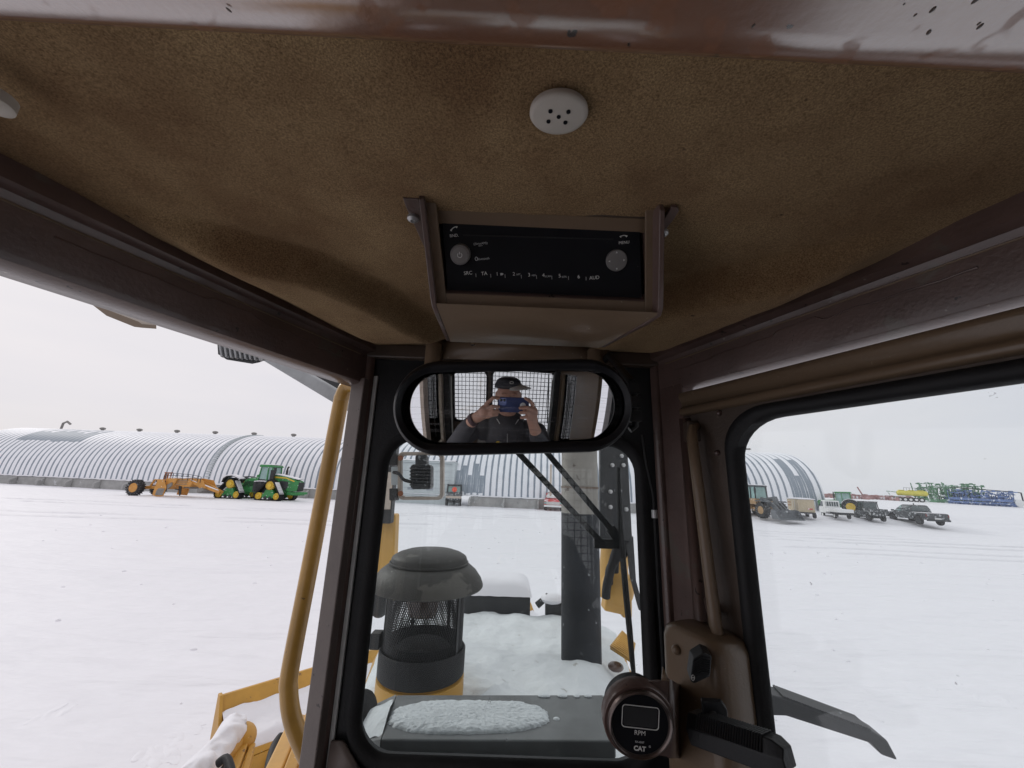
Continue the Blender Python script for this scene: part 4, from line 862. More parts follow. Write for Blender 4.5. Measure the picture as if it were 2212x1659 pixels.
# front cross beam close overhead
b = MB(); prof = [(-.25, .212), (.134, .212), (.149, .215), (.157, .223), (.160, .234), (.160, .275), (-.25, .275)]
b.prism(prof, -.60, .60, lambda p, q, x: (x, p+.0175*x+.0, wz(q+.0)))
xb = b.build('cross_beam', 'brown_beam', DZ, smooth=50)
b = MB(); rd_ = random.Random(21)
for k in range(230):
    x = rd_.choice([rd_.uniform(-.36, -.06), rd_.uniform(.10, .38)]); y = rd_.uniform(.02, .140)+.0175*x; r_ = rd_.choice([.0005, .0008, .0011, .0016])*rd_.uniform(.7, 1.2)
    b.sph((x, y, wz(.2119)), (r_, r_*rd_.uniform(1, 1.9), r_*.18), 10, 4, Matrix.Rotation(rd_.uniform(-.9, .5), 3, 'Z'))
b.build('dirt_spots', 'brown_dark', xb, smooth=180)['kind'] = 'stuff'
# roof rails
for sd in (-1, 1):
    prof = [(0, .330), (.012, .325), (.016, .272), (.016, .262), (.010, .2585), (.004, .2565), (.0015, .252), (0, .246), (0, .200), (-.003, .1925), (-.010, .189), (-.040, .187), (-.045, .19), (-.045, .330)]
    b = MB(); b.ring([[wp(sd, Y, inn, z) for inn, z in prof] for Y in (-.85, .30, .81)]); rl = b.build('roof_rail', 'brown_paint', DZ, smooth=35)
    b = MB(); pth = []
    for k in range(46):
        Y = .36+.38*k/45; pth.append(wp(sd, Y, .0004, .232+.003*noise.noise(Vector((Y*40, sd, 0)))+(.006 if .5 < Y < .56 else 0)-(.004 if Y > .66 else 0)))
    b.tube(pth, [.0012+.0008*abs(noise.noise(Vector((p.y*60, 0, 0)))) for p in pth], 6); b.build('sealant_bead', 'brown_paint', rl)
    b = MB(); pth = [wp(sd, Y, .0006, .2475+.0008*noise.noise(Vector((Y*50, sd, 3)))) for Y in [.32+.012*k for k in range(38)]]; b.tube(pth, .0013, 6); b.build('sealant_bead', 'console_tan', rl)
# front wall with the windscreen opening
def front_wall():
    hole = rrect(.505, .545, .062, 8, .005, wz(-.185)); outer = []
    n = len(hole)
    for k, (x, z) in enumerate(hole):
        # radial projection onto the outer rectangle
        cx_, cz_ = .005, wz(-.185); dx, dz = x-cx_, z-cz_
        hw, up_, dn = .31, .475, .62
        t_ = min((hw/abs(dx)) if abs(dx) > 1e-6 else 9e9, ((up_ if dz > 0 else dn)/abs(dz)) if abs(dz) > 1e-6 else 9e9); outer.append((cx_+dx*t_, cz_+dz*t_))
    b = MB(); b.ring([[(x, .800, z) for x, z in outer], [(x, .800, z) for x, z in hole], [(x, .825, z) for x, z in hole], [(x, .825, z) for x, z in outer]], cap=False, close_v=True)
    fr = b.build('windscreen_frame', 'black_plastic', DZ, smooth=30)
    # rubber gasket round the glass
    rings = []
    for (w_, h_, r_, y) in ((.505+.034, .545+.034, .078, .7995), (.505+.030, .545+.030, .076, .7925), (.505+.010, .545+.010, .066, .7915), (.505-.008, .545-.008, .056, .7975), (.505-.012, .545-.012, .054, .808)):
        rings.append([(x, y, z) for x, z in rrect(w_, h_, r_, 8, .005, wz(-.185))])
    b = MB(); b.ring(rings, cap=False); b.build('window_seal', 'black_rubber', fr, smooth=60)
    b = MB(); b.prism(rrect(.515, .555, .06, 8, .005, wz(-.185)), .810, .816, lambda p, q, t_: (p, t_, q)); b.build('windscreen', 'glass_wind', DZ, smooth=0)
front_wall()
# header strip where liner meets the front wall
b = MB(); b.bar((-.33, .790, wz(.262)), (.33, .790, wz(.262)), .020, .03); b.build('header_strip', 'brown_dark', DZ, bevel=.004)
b = MB(); b.box(-.10, .165, .755, .765, .16+H, .262+H)
b.build('header_panel', 'brown_dark', DZ, bevel=.003)
b = MB(); b.add([PY(890, 716, .76), PY(1345, 730, .76), PY(1290, 782, .75), PY(948, 775, .75)], [(0, 1, 2, 3)]); b.build('visor_plate', 'console_tan', DZ, solid=.003)
for x0 in (-.158, .165):
    b = MB(); b.cyl((x0, .745, wz(.265)), (x0, .745, wz(.12)), .0165, n=18); b.build('header_tube', 'console_tan', DZ)
for px_ in (1022, 1218):
    b = MB(); p = PY(px_, 742, .70); b.box(p.x-.004, p.x+.004, p.y-.003, p.y+.003, p.z-.004, p.z+.006); b.build('header_clip', 'chrome', DZ, bevel=.001)

# corner posts: jamb on the outside, ribbed angle inside
def post(sd, jamb, rib, zt=.20):
    z0, z1 = wz(-1.25), wz(zt)
    pl = [(.7515, 0), (.770, -.020), (.800, -.020), (.784, .0)]       # (Y, inward)
    def P2(Y, inn): q = wp(sd, Y, inn, 0); return (q.x, q.y)
    poly_ = [(-.332, .789), (-.298, .770), (-.292, .785), (-.30, .80), (-.332, .80)] if sd < 0 else [P2(Y, i) for Y, i in ((.7295, .0), (.7295, -.03), (.80, -.03), (.784, 0))]
    b = MB(); b.prism(poly_, z0, z1, lambda p, q, t_: (p, q, t_)); j = b.build('door_jamb', jamb, DZ, bevel=.003)
    b = MB(); b.prism([P2(.783, -.01), P2(.783, .004), P2(.787, .009), P2(.797, .009), P2(.80, .004), P2(.803, -.01)], z0, z1+.055, lambda p, q, t_: (p, q, t_)); b.build('corner_post', rib, DZ, smooth=50)
    if sd < 0: b = MB(); b.box(-.2885, -.2805, .7935, .7995, z0, z1+.01); b.build('edge_trim', 'white_trim', DZ, bevel=.001)
    # ragged bead of sealer down the post
    for a, c in ((-.02, .06), (-.24, -.12), (-.46, -.36), (-.60, -.54)):
        b = MB()
        pth = [wp(sd, .785+.0016*noise.noise(Vector((z*90, 1, sd))), .0065, z) for z in [a+(c-a)*k/12 for k in range(13)]]
        b.tube(pth, [.0014+.0022*abs(noise.noise(Vector((p.z*80, 2, 0)))) for p in pth], 6); b.build('sealant_bead', rib, j)
post(-1, 'post_grey', 'brown_paint'); post(1, 'brown_paint', 'brown_paint')
# inner channel between the right post and the door
# ---------------------------------------------------------- right door
def door():
    sd = 1
    def P3(Y, inn, z): return wp(sd, Y, inn, z)
    # window hole in wall coordinates: along-wall Y from .627 back to -.25 , z from -.75 up to .116 (front) - the top edge is level
    Ya, Yb, zt, zb, r = .634, -.06, .117, -.62, .062
    hole = []
    for cY, cz, a0 in ((Ya-r, zt-r, 0), (Yb+r, zt-r, 90), (Yb+r, zb+r, 180), (Ya-r, zb+r, 270)):
        for k in range(9):
            a = math.radians(a0+90*k/8); hole.append((cY+r*1.08*math.cos(a), cz+r*math.sin(a)))
    cY, cz = (Ya+Yb)/2, (zt+zb)/2; outer = []
    for Y, z in hole:
        dY, dz = Y-cY, z-cz; hy0, hy1, u_, d_ = .728-cY, cY+.20, .178-cz, cz+1.25
        t_ = min((hy0 if dY > 0 else hy1)/max(1e-6, abs(dY)), (u_ if dz > 0 else d_)/max(1e-6, abs(dz))); outer.append((cY+dY*t_, cz+dz*t_))
    b = MB(); b.ring([[P3(Y, .004, z) for Y, z in outer], [P3(Y, .004, z) for Y, z in hole], [P3(Y, -.010, z) for Y, z in hole], [P3(Y, -.010, z) for Y, z in outer]], cap=False, close_v=True)
    d = b.build('cab_door', 'brown_dark', DZ, smooth=30)
    rings = []
    for g, inn in ((.013, .0045), (.010, .009), (.003, .0105), (-.006, .006), (-.008, -.011)):
        rr = []
        for k, (Y, z) in enumerate(hole):
            dY, dz = Y-cY, z-cz; q = max(abs(dY)/(Ya-cY), abs(dz)/(zt-cz)); rr.append(P3(Y+g*math.copysign(min(1, abs(dY)/(Ya-cY)*1.0), dY), inn, z+g*math.copysign(min(1, abs(dz)/(zt-cz)), dz)))
        rings.append(rr)
    b = MB(); b.ring(rings, cap=False); b.build('window_seal', 'black_rubber', d, smooth=60)
    b = MB(); pts = [P3(Y, -.008, z) for Y, z in hole]; pt2 = [P3(Y, -.013, z) for Y, z in hole]; b.ring([pts, pt2]); b.build('door_glass', 'glass_tint', d, smooth=0)
    # pressed swage along the top of the door
    b = MB(); b.ring([[P3(Y, i, z) for i, z in ((.003, .178), (.010, .176), (.011, .168), (.005, .160), (.004, .150), (.011, .146), (.012, .139), (.005, .134))] for Y in (.728, -.2)], closed=False, cap=False); b.build('door_swage', 'console_tan', d, solid=.002, smooth=50)
    # raised front stile fold
    b = MB(); b.ring([[P3(Y, i, z) for Y, i in ((.728, .004), (.727, .014), (.716, .015), (.712, .005))] for z in (.128, -1.2)], closed=False, cap=False); b.build('door_fold', 'brown_paint', d, solid=.002, smooth=50)
    # grab bar
    top = P3(.690, .030, .088); bot = P3(.672, .034, -.196)
    b = MB(); b.tube([P3(.700, .004, .112), P3(.694, .022, .106), top, top.lerp(bot, .3)+Vector((.0, 0, 0)), top.lerp(bot, .7), bot, P3(.668, .033, -.212)], [.006, .0075, .0088, .0092, .0092, .0092, .007], 16); gb = b.build('grab_bar', 'console_tan', d)
    b = MB(); b.tube([P3(.705, .006, -.172), P3(.69, .02, -.180), P3(.675, .034, -.185)], .007, 12); b.build('bar_bracket', 'brown_paint', gb)
    b = MB(); a = P3(.708, .006, .105); b.box(a.x-.014, a.x+.010, a.y-.012, a.y+.010, a.z-.022, a.z+.016); b.build('hinge_block', 'brown_dark', d, bevel=.004)
    for Y, z in ((.655, .128), (.665, .062)):
        b = MB(); p = P3(Y, .005, z); b.sph(p, (.005, .005, .005), 12, 8); b.build('screw', 'brown_paint', d)
door()
# right side console on the door sill : tan moulded box
def console_box():
    def P3(Y, inn, z): return wp(1, Y, inn, z)
    b = MB(); rings = []
    for z, g, dn in ((-.205, .016, 0), (-.212, .004, 0), (-.225, 0, 0), (-.52, -.004, 0), (-.80, -.006, 0)):
        poly = rrect(.105-2*g, .075-g, .020, 5)
        rings.append([P3(.693+p+.0, .036+q, z) for p, q in poly])
    b.ring(rings); cb = b.build('side_console', 'console_tan', DZ, smooth=45)
    p = P3(.708, .076, -.236); b = MB(); b.sph(p, (.007, .007, .007), 16, 10); b.build('console_screw', 'console_tan', cb)
    return cb
console_box()
# left side: floor, rear walls and seat, mostly met in the mirror
b = MB(); b.box(-.62, .62, -1.0, .85, wz(-1.28), wz(-1.25)); b.build('cab_floor', 'floor_black', DZ)
b = MB(); b.box(-.66, .66, -1.05, .20, wz(.32), wz(.335)); b.add([(-.56, .2, wz(.32)), (.56, .2, wz(.32)), (.32, .83, wz(.32)), (-.32, .83, wz(.32)), (-.56, .2, wz(.335)), (.56, .2, wz(.335)), (.32, .83, wz(.335)), (-.32, .83, wz(.335))], [(3, 2, 1, 0), (4, 5, 6, 7), (0, 1, 5, 4), (1, 2, 6, 5), (2, 3, 7, 6), (3, 0, 4, 7)]); b.build('roof', 'cat_yellow', DZ)
def rear():
    Yr = -.95
    def panel(holes, x0, x1, z0, z1, name='rear_wall', m='brown_dark'):
        b = MB(); xs = [x0]
        for hx0, hx1, hz0, hz1 in holes:
            b.box(xs[-1], hx0, Yr-.03, Yr, wz(z0), wz(z1)); b.box(hx0, hx1, Yr-.03, Yr, wz(z0), wz(hz0)); b.box(hx0, hx1, Yr-.03, Yr, wz(hz1), wz(z1)); xs.append(hx1)
        b.box(xs[-1], x1, Yr-.03, Yr, wz(z0), wz(z1)); return b.build(name, m, DZ)
    hs = [(-.50, -.155, -.43, .10), (-.095, .56, -.64, .115)]
    rw = panel(hs, -.66, .66, -1.25, .28)
    for hx0, hx1, hz0, hz1 in hs:
        b = MB(); b.ring([[(x, Yr+.004, z) for x, z in rrect(hx1-hx0+.03, hz1-hz0+.03, .05, 5, (hx0+hx1)/2, wz((hz0+hz1)/2))], [(x, Yr+.010, z) for x, z in rrect(hx1-hx0-.0, hz1-hz0-.0, .05, 5, (hx0+hx1)/2, wz((hz0+hz1)/2))], [(x, Yr-.01, z) for x, z in rrect(hx1-hx0-.01, hz1-hz0-.01, .05, 5, (hx0+hx1)/2, wz((hz0+hz1)/2))]], cap=False); b.build('window_seal', 'black_rubber', rw)
        b = MB(); b.box(hx0, hx1, Yr-.018, Yr-.014, wz(hz0), wz(hz1)); b.build('rear_glass', 'glass_clear', rw)
        b = MB(); x = hx0-.02
        while x < hx1+.03: b.bar((x, Yr-.10, wz(hz0-.05)), (x, Yr-.10, wz(hz1+.05)), .0055, .0055); x += .042
        z = hz0
        while z < hz1+.05: b.bar((hx0-.04, Yr-.104, wz(z)), (hx1+.04, Yr-.104, wz(z)), .0055, .0055); z += .046
        b.build('guard_mesh', 'mesh_black', rw)['kind'] = 'stuff'
    # side walls behind the doors, with narrow mesh-covered quarter windows
    for sd in (-1, 1):
        x = sd*.60
        for y0, y1, z0, z1 in ((-.98, -.80, -1.25, .28), (-.80, -.48, -1.25, -.60), (-.80, -.48, .12, .28), (-.48, -.16 if sd > 0 else -.40, -1.25, .28)):
            b = MB(); b.box(x-.015, x+.015, y0, y1, wz(z0), wz(z1)); b.build('quarter_panel', 'console_tan' if sd > 0 else 'beige_metal', DZ)
        b = MB(); b.box(x-.002, x+.002, -.80, -.48, wz(-.60), wz(.12)); b.build('quarter_glass', 'glass_clear', DZ)
        b = MB()
        for k in range(9): b.bar((x+sd*.05, -.82+.042*k, wz(-.65)), (x+sd*.05, -.82+.042*k, wz(.15)), .004, .004)
        for k in range(19): b.bar((x+sd*.053, -.84, wz(-.63+.042*k)), (x+sd*.053, -.48, wz(-.63+.042*k)), .004, .004)
        b.build('guard_mesh', 'mesh_black', DZ)['kind'] = 'stuff'
        # rear post
        b = MB(); b.box(sd*.56-.035, sd*.56+.035, -.93, -.86, wz(-1.25), wz(.28)); b.build('rear_post', 'machine_black', DZ, bevel=.01)
        b = MB(); b.box(sd*.50-.006, sd*.50+.006, -.858, -.852, wz(-.60), wz(.05)); b.build('seat_belt', 'white_trim', DZ)
    # lower side walls
    b = MB(); b.box(-.62, -.59, -.98, -.30, wz(-1.25), wz(-.75)); b.build('lower_panel', 'brown_dark', DZ)
    # wiper of the rear window and a slim defroster fan
    b = MB(); b.bar((.50, Yr-.05, wz(.10)), (.53, Yr-.05, wz(-.45)), .012, .012); b.build('rear_wiper', 'machine_black', DZ)
    # seat
    b = MB(); b.sph((.03, -.60, wz(-.62)), (.25, .10, .33), 24, 16); bk = b.build('seat_backrest', 'vinyl', DZ, smooth=180)
    b = MB(); b.sph((.03, -.38, wz(-.88)), (.26, .27, .09), 24, 12); b.build('seat_cushion', 'vinyl', DZ, smooth=180)
rear()
# instrument shelf under the windscreen
b = MB(); b.side([(0, 0)], 0, 0) if False else None
b.prism([(.80, -.475), (.74, -.49), (.70, -.56), (.70, -1.2), (.80, -1.2)], -.29, .31, lambda p, q, t_: (t_, p, wz(q))); b.build('instrument_shelf', 'black_plastic', DZ, smooth=40, bevel=.006)
b = MB(); q0, q1, q2, q3 = PY(716, 1600, .79), PY(742, 1600, .79), PY(800, 1700, .785), PY(700, 1700, .785); b.add([q0, q1, q2, q3], [(0, 1, 2, 3)]); b.build('corner_gusset', 'post_grey', DZ, solid=.006)

# ---------------------------------------------------------- things bolted in the cab
def radio():
    t = thing('radio_console', 'brown overhead housing with a black car radio, screwed to the felt ceiling above the mirror', 'radio', (.03, .40, wz(.24)), world=True)
    x0, x1 = -.094, .158
    A = Vector((0, .345, .281)); B = Vector((0, .412, .190))
    def XM(x, z):
        t_ = min(1, max(0, (.281-z)/.091)); f_ = (x-x0)/(x1-x0); a_ = -.094+.008*t_; c_ = .141+.018*t_; return a_+(c_-a_)*f_
    def FP(x, v, out=0.):                                   # v 0..1 down the sloping face, out = towards the driver
        n = Vector((0, -.757, -.654)); p = A.lerp(B, v); x = XM(x, p.z); return Vector((x, p.y+n.y*out+.018*(x-.03), wz(p.z+n.z*out)))
    def PR(Y, z, x): x = XM(x, z); x -= max(0, Y-.41)*.36*(x+.094)/.25; return Vector((x, Y+.018*(x-.03), wz(z)))
    sk = lambda Y: (Y-.345)*.12
    for a, c in ((x0-.006, x0), (x1, x1+.006)):
        b = MB(); b.prism([(.345, .281), (.337, .281), (.337, .272), (.395, .194), (.405, .188), (.43, .187), (.512, .1875), (.525, .192), (.58, .281)], a, c, lambda p, q, x: PR(p, q, x+(.5-.5)*0)); b.build('side_cheek', 'brown_paint', t, bevel=.0012)
    b = MB(); b.prism([(.400, .190), (.404, .188), (.515, .188), (.575, .276), (.575, .281), (.512, .1915), (.42, .1915)], x0, x1, lambda p, q, x: PR(p, q, x)); b.build('underside', 'console_tan', t, smooth=30)
    # recess frame : top strip, bottom strip
    def strip(v0, v1, o0, o1, xa, xb, nm, m, bev=.0008):
        b = MB(); b.add([FP(xa, v0, o0), FP(xb, v0, o0), FP(xb, v1, o1), FP(xa, v1, o1), FP(xa, v0, o0-.004), FP(xb, v0, o0-.004), FP(xb, v1, o1-.004), FP(xa, v1, o1-.004)], [(0, 1, 2, 3), (7, 6, 5, 4), (0, 4, 5, 1), (1, 5, 6, 2), (2, 6, 7, 3), (3, 7, 4, 0)]); return b.build(nm, m, t, bevel=bev)
    strip(.0, .10, -.006, -.008, x0, x1, 'top_strip', 'brown_dark'); strip(.10, .225, -.008, -.010, x0, x1, 'top_strip', 'console_tan')
    strip(.80, .85, -.008, .000, x0, x1, 'bottom_strip', 'brown_paint'); strip(.85, 1.0, .000, .001, x0, x1, 'bottom_strip', 'console_tan')
    strip(.1, .95, -.019, -.019, x0, x1, 'back_plate', 'brown_dark')
    strip(0, .99, .0015, .0015, x0-.006, x0+.0105, 'cheek_lip', 'console_tan'); strip(0, .99, .0015, .0015, x1-.0105, x1+.006, 'cheek_lip', 'console_tan')
    # face plate
    xa, xb = x0+.012, x1-.013; v0, v1 = .21, .815
    b = MB(); b.add([FP(xa, v0, -.010), FP(xb, v0, -.010), FP(xb, v1-.09, -.004), FP(xa, v1-.09, -.004), FP(xb-.001, v1, .002), FP(xa+.001, v1, .002), FP(xa, v0, -.019), FP(xb, v0, -.019), FP(xb, v1, -.019), FP(xa, v1, -.019)],
                    [(0, 1, 2, 3), (3, 2, 4, 5), (0, 6, 7, 1), (1, 7, 8, 4, 2), (0, 3, 5, 9, 6), (5, 4, 8, 9), (6, 9, 8, 7)])
    rd = b.build('radio', 'radio_black', t, bevel=.0012)
    def out_at(v): return -.010+.006*(v-v0)/(v1-.09-v0)
    ux = (FP(1, .5)-FP(0, .5)).normalized(); vy = (FP(.03, .3, out_at(.3))-FP(.03, .6, out_at(.6))).normalized(); ux = (ux-vy*ux.dot(vy)).normalized()
    nrm = Vector((0, -.757, -.654))
    def at(px_, py_):                                       # D-pixel to face plane
        p0 = FP(.03, .5, out_at(.5)+.0006); return PP(px_, py_, p0, ux.cross(vy).normalized())
    sl = at(1000, 508); sr = at(1325, 517); b = MB(); b.bar(sl, sr, .0014, .0005, up=nrm); b.build('cd_slot', 'print_grey' if False else 'black_rubber', rd)
    for (px_, py_, s_, sz) in ((981, 509, 'BND.', .0042), (1348, 524, 'MENU', .0042), (1011, 590, 'SRC', .0053), (1046, 591, 'TA', .0053), (1074, 592, '1', .0053), (1110, 592, '2', .0053), (1143, 594, '3', .0053), (1174, 595, '4', .0053), (1209, 596, '5', .0053), (1250, 598, '6', .0053), (1284, 600, 'AUD', .0053),
                               (1120, 593, 'RPT', .0026), (1153, 595, 'MIX', .0026), (1184, 597, 'SCAN', .0026), (1219, 598, 'SCRL', .0026), (1038, 526, '((SiriusXM))', .0031), (1038, 531, 'READY', .0014), (1044, 559, 'Bluetooth', .0034)):
        text(s_, sz, at(px_, py_), ux, vy, 'print_white' if sz > .004 else 'print_grey', rd)
    p = at(1029, 559); b = MB(); b.lathe([(.0018, -.0002), (.0018, .0002)], (0, 0, 0), 12)
    k = 0
    b = MB(); b.tube([p+ux*(.0013*math.cos(a))+vy*(.0018*math.sin(a)) for a in [2*PI*q/12 for q in range(13)]], .0004, 5); b.build('wireless_mark', 'print_grey', rd)
    p = at(1084, 592); b = MB(); b.prism([(-.0016, -.0012), (.0004, -.0012), (.002, 0), (.0004, .0012), (-.0016, .0012)], 0, .0003, lambda a, c, q: p+ux*a+vy*c+nrm*q); b.build('folder_mark', 'print_grey', rd)
    for px_ in (1028, 1060, 1091, 1126, 1159, 1192, 1228, 1266):
        p = at(px_, 594+(px_-1028)*.03); b = MB(); b.bar(p-vy*.0022, p+vy*.0016, .0004, .0004, up=nrm); b.build('key_divider', 'print_grey', rd)
    # handset marks
    for (px_, py_, up_) in ((981, 497, 0), (1347, 513, 1)):
        p = at(px_, py_); pts = [p+ux*.0038*math.cos(a)+vy*(.0026*math.sin(a)*(.8 if up_ else 1))+(vy*.0016*math.cos(a) if not up_ else vy*0) for a in [math.radians(160-14*k) for k in range(11)]]
        b = MB(); b.tube(pts, [.0011, .001, .0006, .0005, .0005, .0005, .0005, .0005, .0006, .001, .0011], 6); b.build('handset_mark', 'print_white', rd)
    # volume knob
    c = at(996, 548); b = MB(); rings = []
    def disc(c, prof, nm, m, par, off=Vector()):
        b = MB(); b.ring([[c+ux*r*math.cos(a)+vy*r*math.sin(a)+nrm*h+off*h for a in [2*PI*k/40 for k in range(40)]] for r, h in prof]); return b.build(nm, m, par, smooth=35)
    kn = disc(c, [(.0106, .0), (.0106, .0075), (.0100, .0090), (.0090, .0092)], 'volume_knob', 'knob_grey', rd)
    disc(c+nrm*.0091, [(.0088, 0), (.0088, .0006), (.0082, .0012), (.001, .0016)], 'power_button', 'knob_grey', kn)
    b = MB(); b.tube([c+nrm*.0109+ux*.0024*math.sin(a)+vy*.0024*math.cos(a) for a in [math.radians(35+29*k) for k in range(11)]], .0004, 5); b.bar(c+nrm*.0109+vy*.0008, c+nrm*.0109+vy*.0034, .0008, .0005, up=nrm); b.build('power_mark', 'print_white', kn)
    c = at(1331, 562); kn = disc(c, [(.0115, .0), (.0115, .0022), (.0108, .0030), (.001, .0034)], 'menu_pad', 'knob_grey', rd)
    for dx, dy in ((0, .0088), (0, -.0088), (-.0082, 0), (.0082, 0)):
        b = MB(); q = c+ux*dx+vy*dy+nrm*.0032; s_ = .0011
        b.add([q-ux*s_+vy*s_*(1 if dy < 0 else -1), q+ux*s_+vy*s_*(1 if dy < 0 else -1), q-vy*s_*(1 if dy < 0 else -1)], [(0, 1, 2)]) if dx == 0 else b.add([q+vy*s_-ux*s_*math.copysign(1, dx), q-vy*s_-ux*s_*math.copysign(1, dx), q+ux*s_*math.copysign(1, dx)], [(0, 1, 2)])
        b.build('arrow_mark', 'print_white', kn, solid=.0003)
    # mounting flanges with screws
    for sx, xa, xb in ((-1, x0-.022, x0-.006), (1, x1-.004, x1+.006)):
        b = MB(); poly = [(xb, .338), (xa, .338), (xa-.000, .352), (xa+.010 if sx < 0 else xa, .52), (xb, .56)] if sx < 0 else [(xa, .338), (xb-.004, .338), (xb, .343), (xb, .356), (xa, .46)]
        b.prism(poly, wz(.2745), wz(.2785), lambda p, q, t_: (p, q, t_)); b.build('flange', 'brown_paint', t, bevel=.001)
        cx_ = (-.112 if sx < 0 else .160)
        b = MB(); b.lathe([(.0062, .2745), (.0062, .2715), (.0045, .2700), (.0025, .2695), (.0022, .2712), (.0003, .2712)], (cx_, .366 if sx < 0 else .377, H), 24); b.build('screw', 'strap_steel', t)
    return t
radio()

def ceiling_cover():
    c = PZ(1207, 238, wz(.272)); t = thing('ceiling_speaker_cover', 'round off-white cover with five small holes, pressed into the felt ceiling', 'cover', c, world=True)
    b = MB(); b.lathe([(.0215, .0), (.0218, -.003), (.0208, -.0048), (.018, -.0056), (.0005, -.0062)], c, 48)
    for v in b.v: v.y = c.y+(v.y-c.y)*.80
    d = b.build('cover_disc', 'disc_beige', t, smooth=50)
    for dx, dy in ((-.0066, -.0042), (.0066, -.0042), (0, 0), (-.0072, .0042), (.0056, .0046)):
        b = MB(); b.lathe([(.0016, -.0052), (.0016, -.0065), (.0001, -.0065)], c+Vector((dx, dy, 0)), 14); b.build('hole', 'radio_black', d)
ceiling_cover()
b = MB(); c = PZ(-12, 205, wz(.262)); b.lathe([(.012, 0), (.012, -.008), (.009, -.010), (.001, -.011)], c, 30)
tag(b.build('ceiling_button', 'disc_beige', None), 'round white button at the far left edge of the felt ceiling', 'button')

def mirror():
    pc = PY(1111, 879, .52); cdir = (pc-Vector((0, 0, H))).normalized()
    # look straight back at the lens from the spot where the lens is seen
    pl = PY(1087, 866, .52); nl = (Vector((0, 0, H))-pl).normalized(); RAD = .78
    sc = pl-nl*RAD                                        # centre of the sphere
    ax = (pc-sc).normalized(); pcs = sc+ax*RAD            # mirror axis
    xr = (Rv*math.cos(.018)+Uv*math.sin(.018)*1); xr = (xr-ax*xr.dot(ax)).normalized(); yr = ax.cross(xr).normalized()
    if yr.z < 0: yr = -yr
    dist = (pcs-Vector((0, 0, H))).dot(fw); k = dist/FPX
    t = thing('rear_view_mirror', 'wide oval interior mirror in a thick black rim, reflecting the man with the phone', 'mirror', pcs, world=True)
    wO, hO, wI, hI = 518*k, 204*k, 484*k, 154*k
    def pt(x, y, d): return pcs+xr*x+yr*y+ax*d
    rings = []
    for f, w_, h_, d in ((0, wI, hI, .0), (0, wI+.004, hI+.004, .005), (0, (wI+wO)/2, (hI+hO)/2, .0095), (0, wO-.006, hO-.006, .007), (0, wO, hO, -.002), (0, wO-.003, hO-.003, -.016), (0, wO-.03, hO-.03, -.026)):
        rings.append([pt(x, y, d) for x, y in rrect(w_, h_, min(h_/2-.0005, .075), 12)])
    b = MB(); b.ring(rings[:], cap=False); b.ring([rings[-1], [pt(x, y, -.027) for x, y in rrect(.01, .01, .004, 12)]], cap=False)
    b.build('mirror_rim', 'mirror_black', t, smooth=70)
    b = MB(); nx, ny = 80, 28; W_, H_ = wI+.003, hI+.003
    def gp(s, q):
        y = (q-.5)*H_; r = H_/2; lim = W_/2-r+math.sqrt(max(0, r*r-y*y))
        x = (2*s-1)*lim; d = math.sqrt(RAD*RAD-x*x-y*y)-RAD; return pt(x, y, d)
    b.grid(nx, ny, gp); b.build('mirror_glass', 'mirror_glass', t, smooth=180)
    # pivot bracket at the right
    p = pt(wO/2+.010, .004, -.018)
    b = MB()
    for dz in (.018, -.002, -.022): b.box(p.x-.010, p.x+.007, p.y-.006, p.y+.010, p.z+dz-.007, p.z+dz+.008)
    b.tube([p+Vector((0, .004, .03)), p+Vector((0, .004, -.035)), p+Vector((-.008, .004, -.04))], .005, 10); b.build('clamp', 'black_plastic', t, bevel=.001)
    b = MB(); b.tube([p+Vector((0, .01, .03)), Vector((p.x+.006, .70, wz(.24))), Vector((p.x+.01, .79, wz(.25)))], .006, 10); b.build('mirror_arm', 'black_plastic', t)
    for sx in (-.30, .30):
        p = pt(wO*sx, hO*.40, -.02); q = Vector((p.x*1.35, .745, wz(.225))); 
        b = MB(); b.bar(p, q, .012, .004); b.build('mount_strap', 'black_plastic', t)
mirror()

# wire running down beside the right post
b = MB(); pth = [PY(1388, 940, .74), PY(1396, 1000, .745), PY(1412, 1070, .75), PY(1418, 1180, .75), PY(1424, 1300, .755), PY(1432, 1420, .76), PY(1438, 1560, .765)]
b.tube(pth, .0030, 8); wr = b.build('wire', 'black_rubber', None); tag(wr, 'thin black wire running down beside the right windscreen post', 'wire')
b = MB(); p = PY(1414, 1109, .745); b.lathe([(.0052, -.008), (.0052, .006)], p, 16); b.build('wire_splice', 'strap_steel', wr)

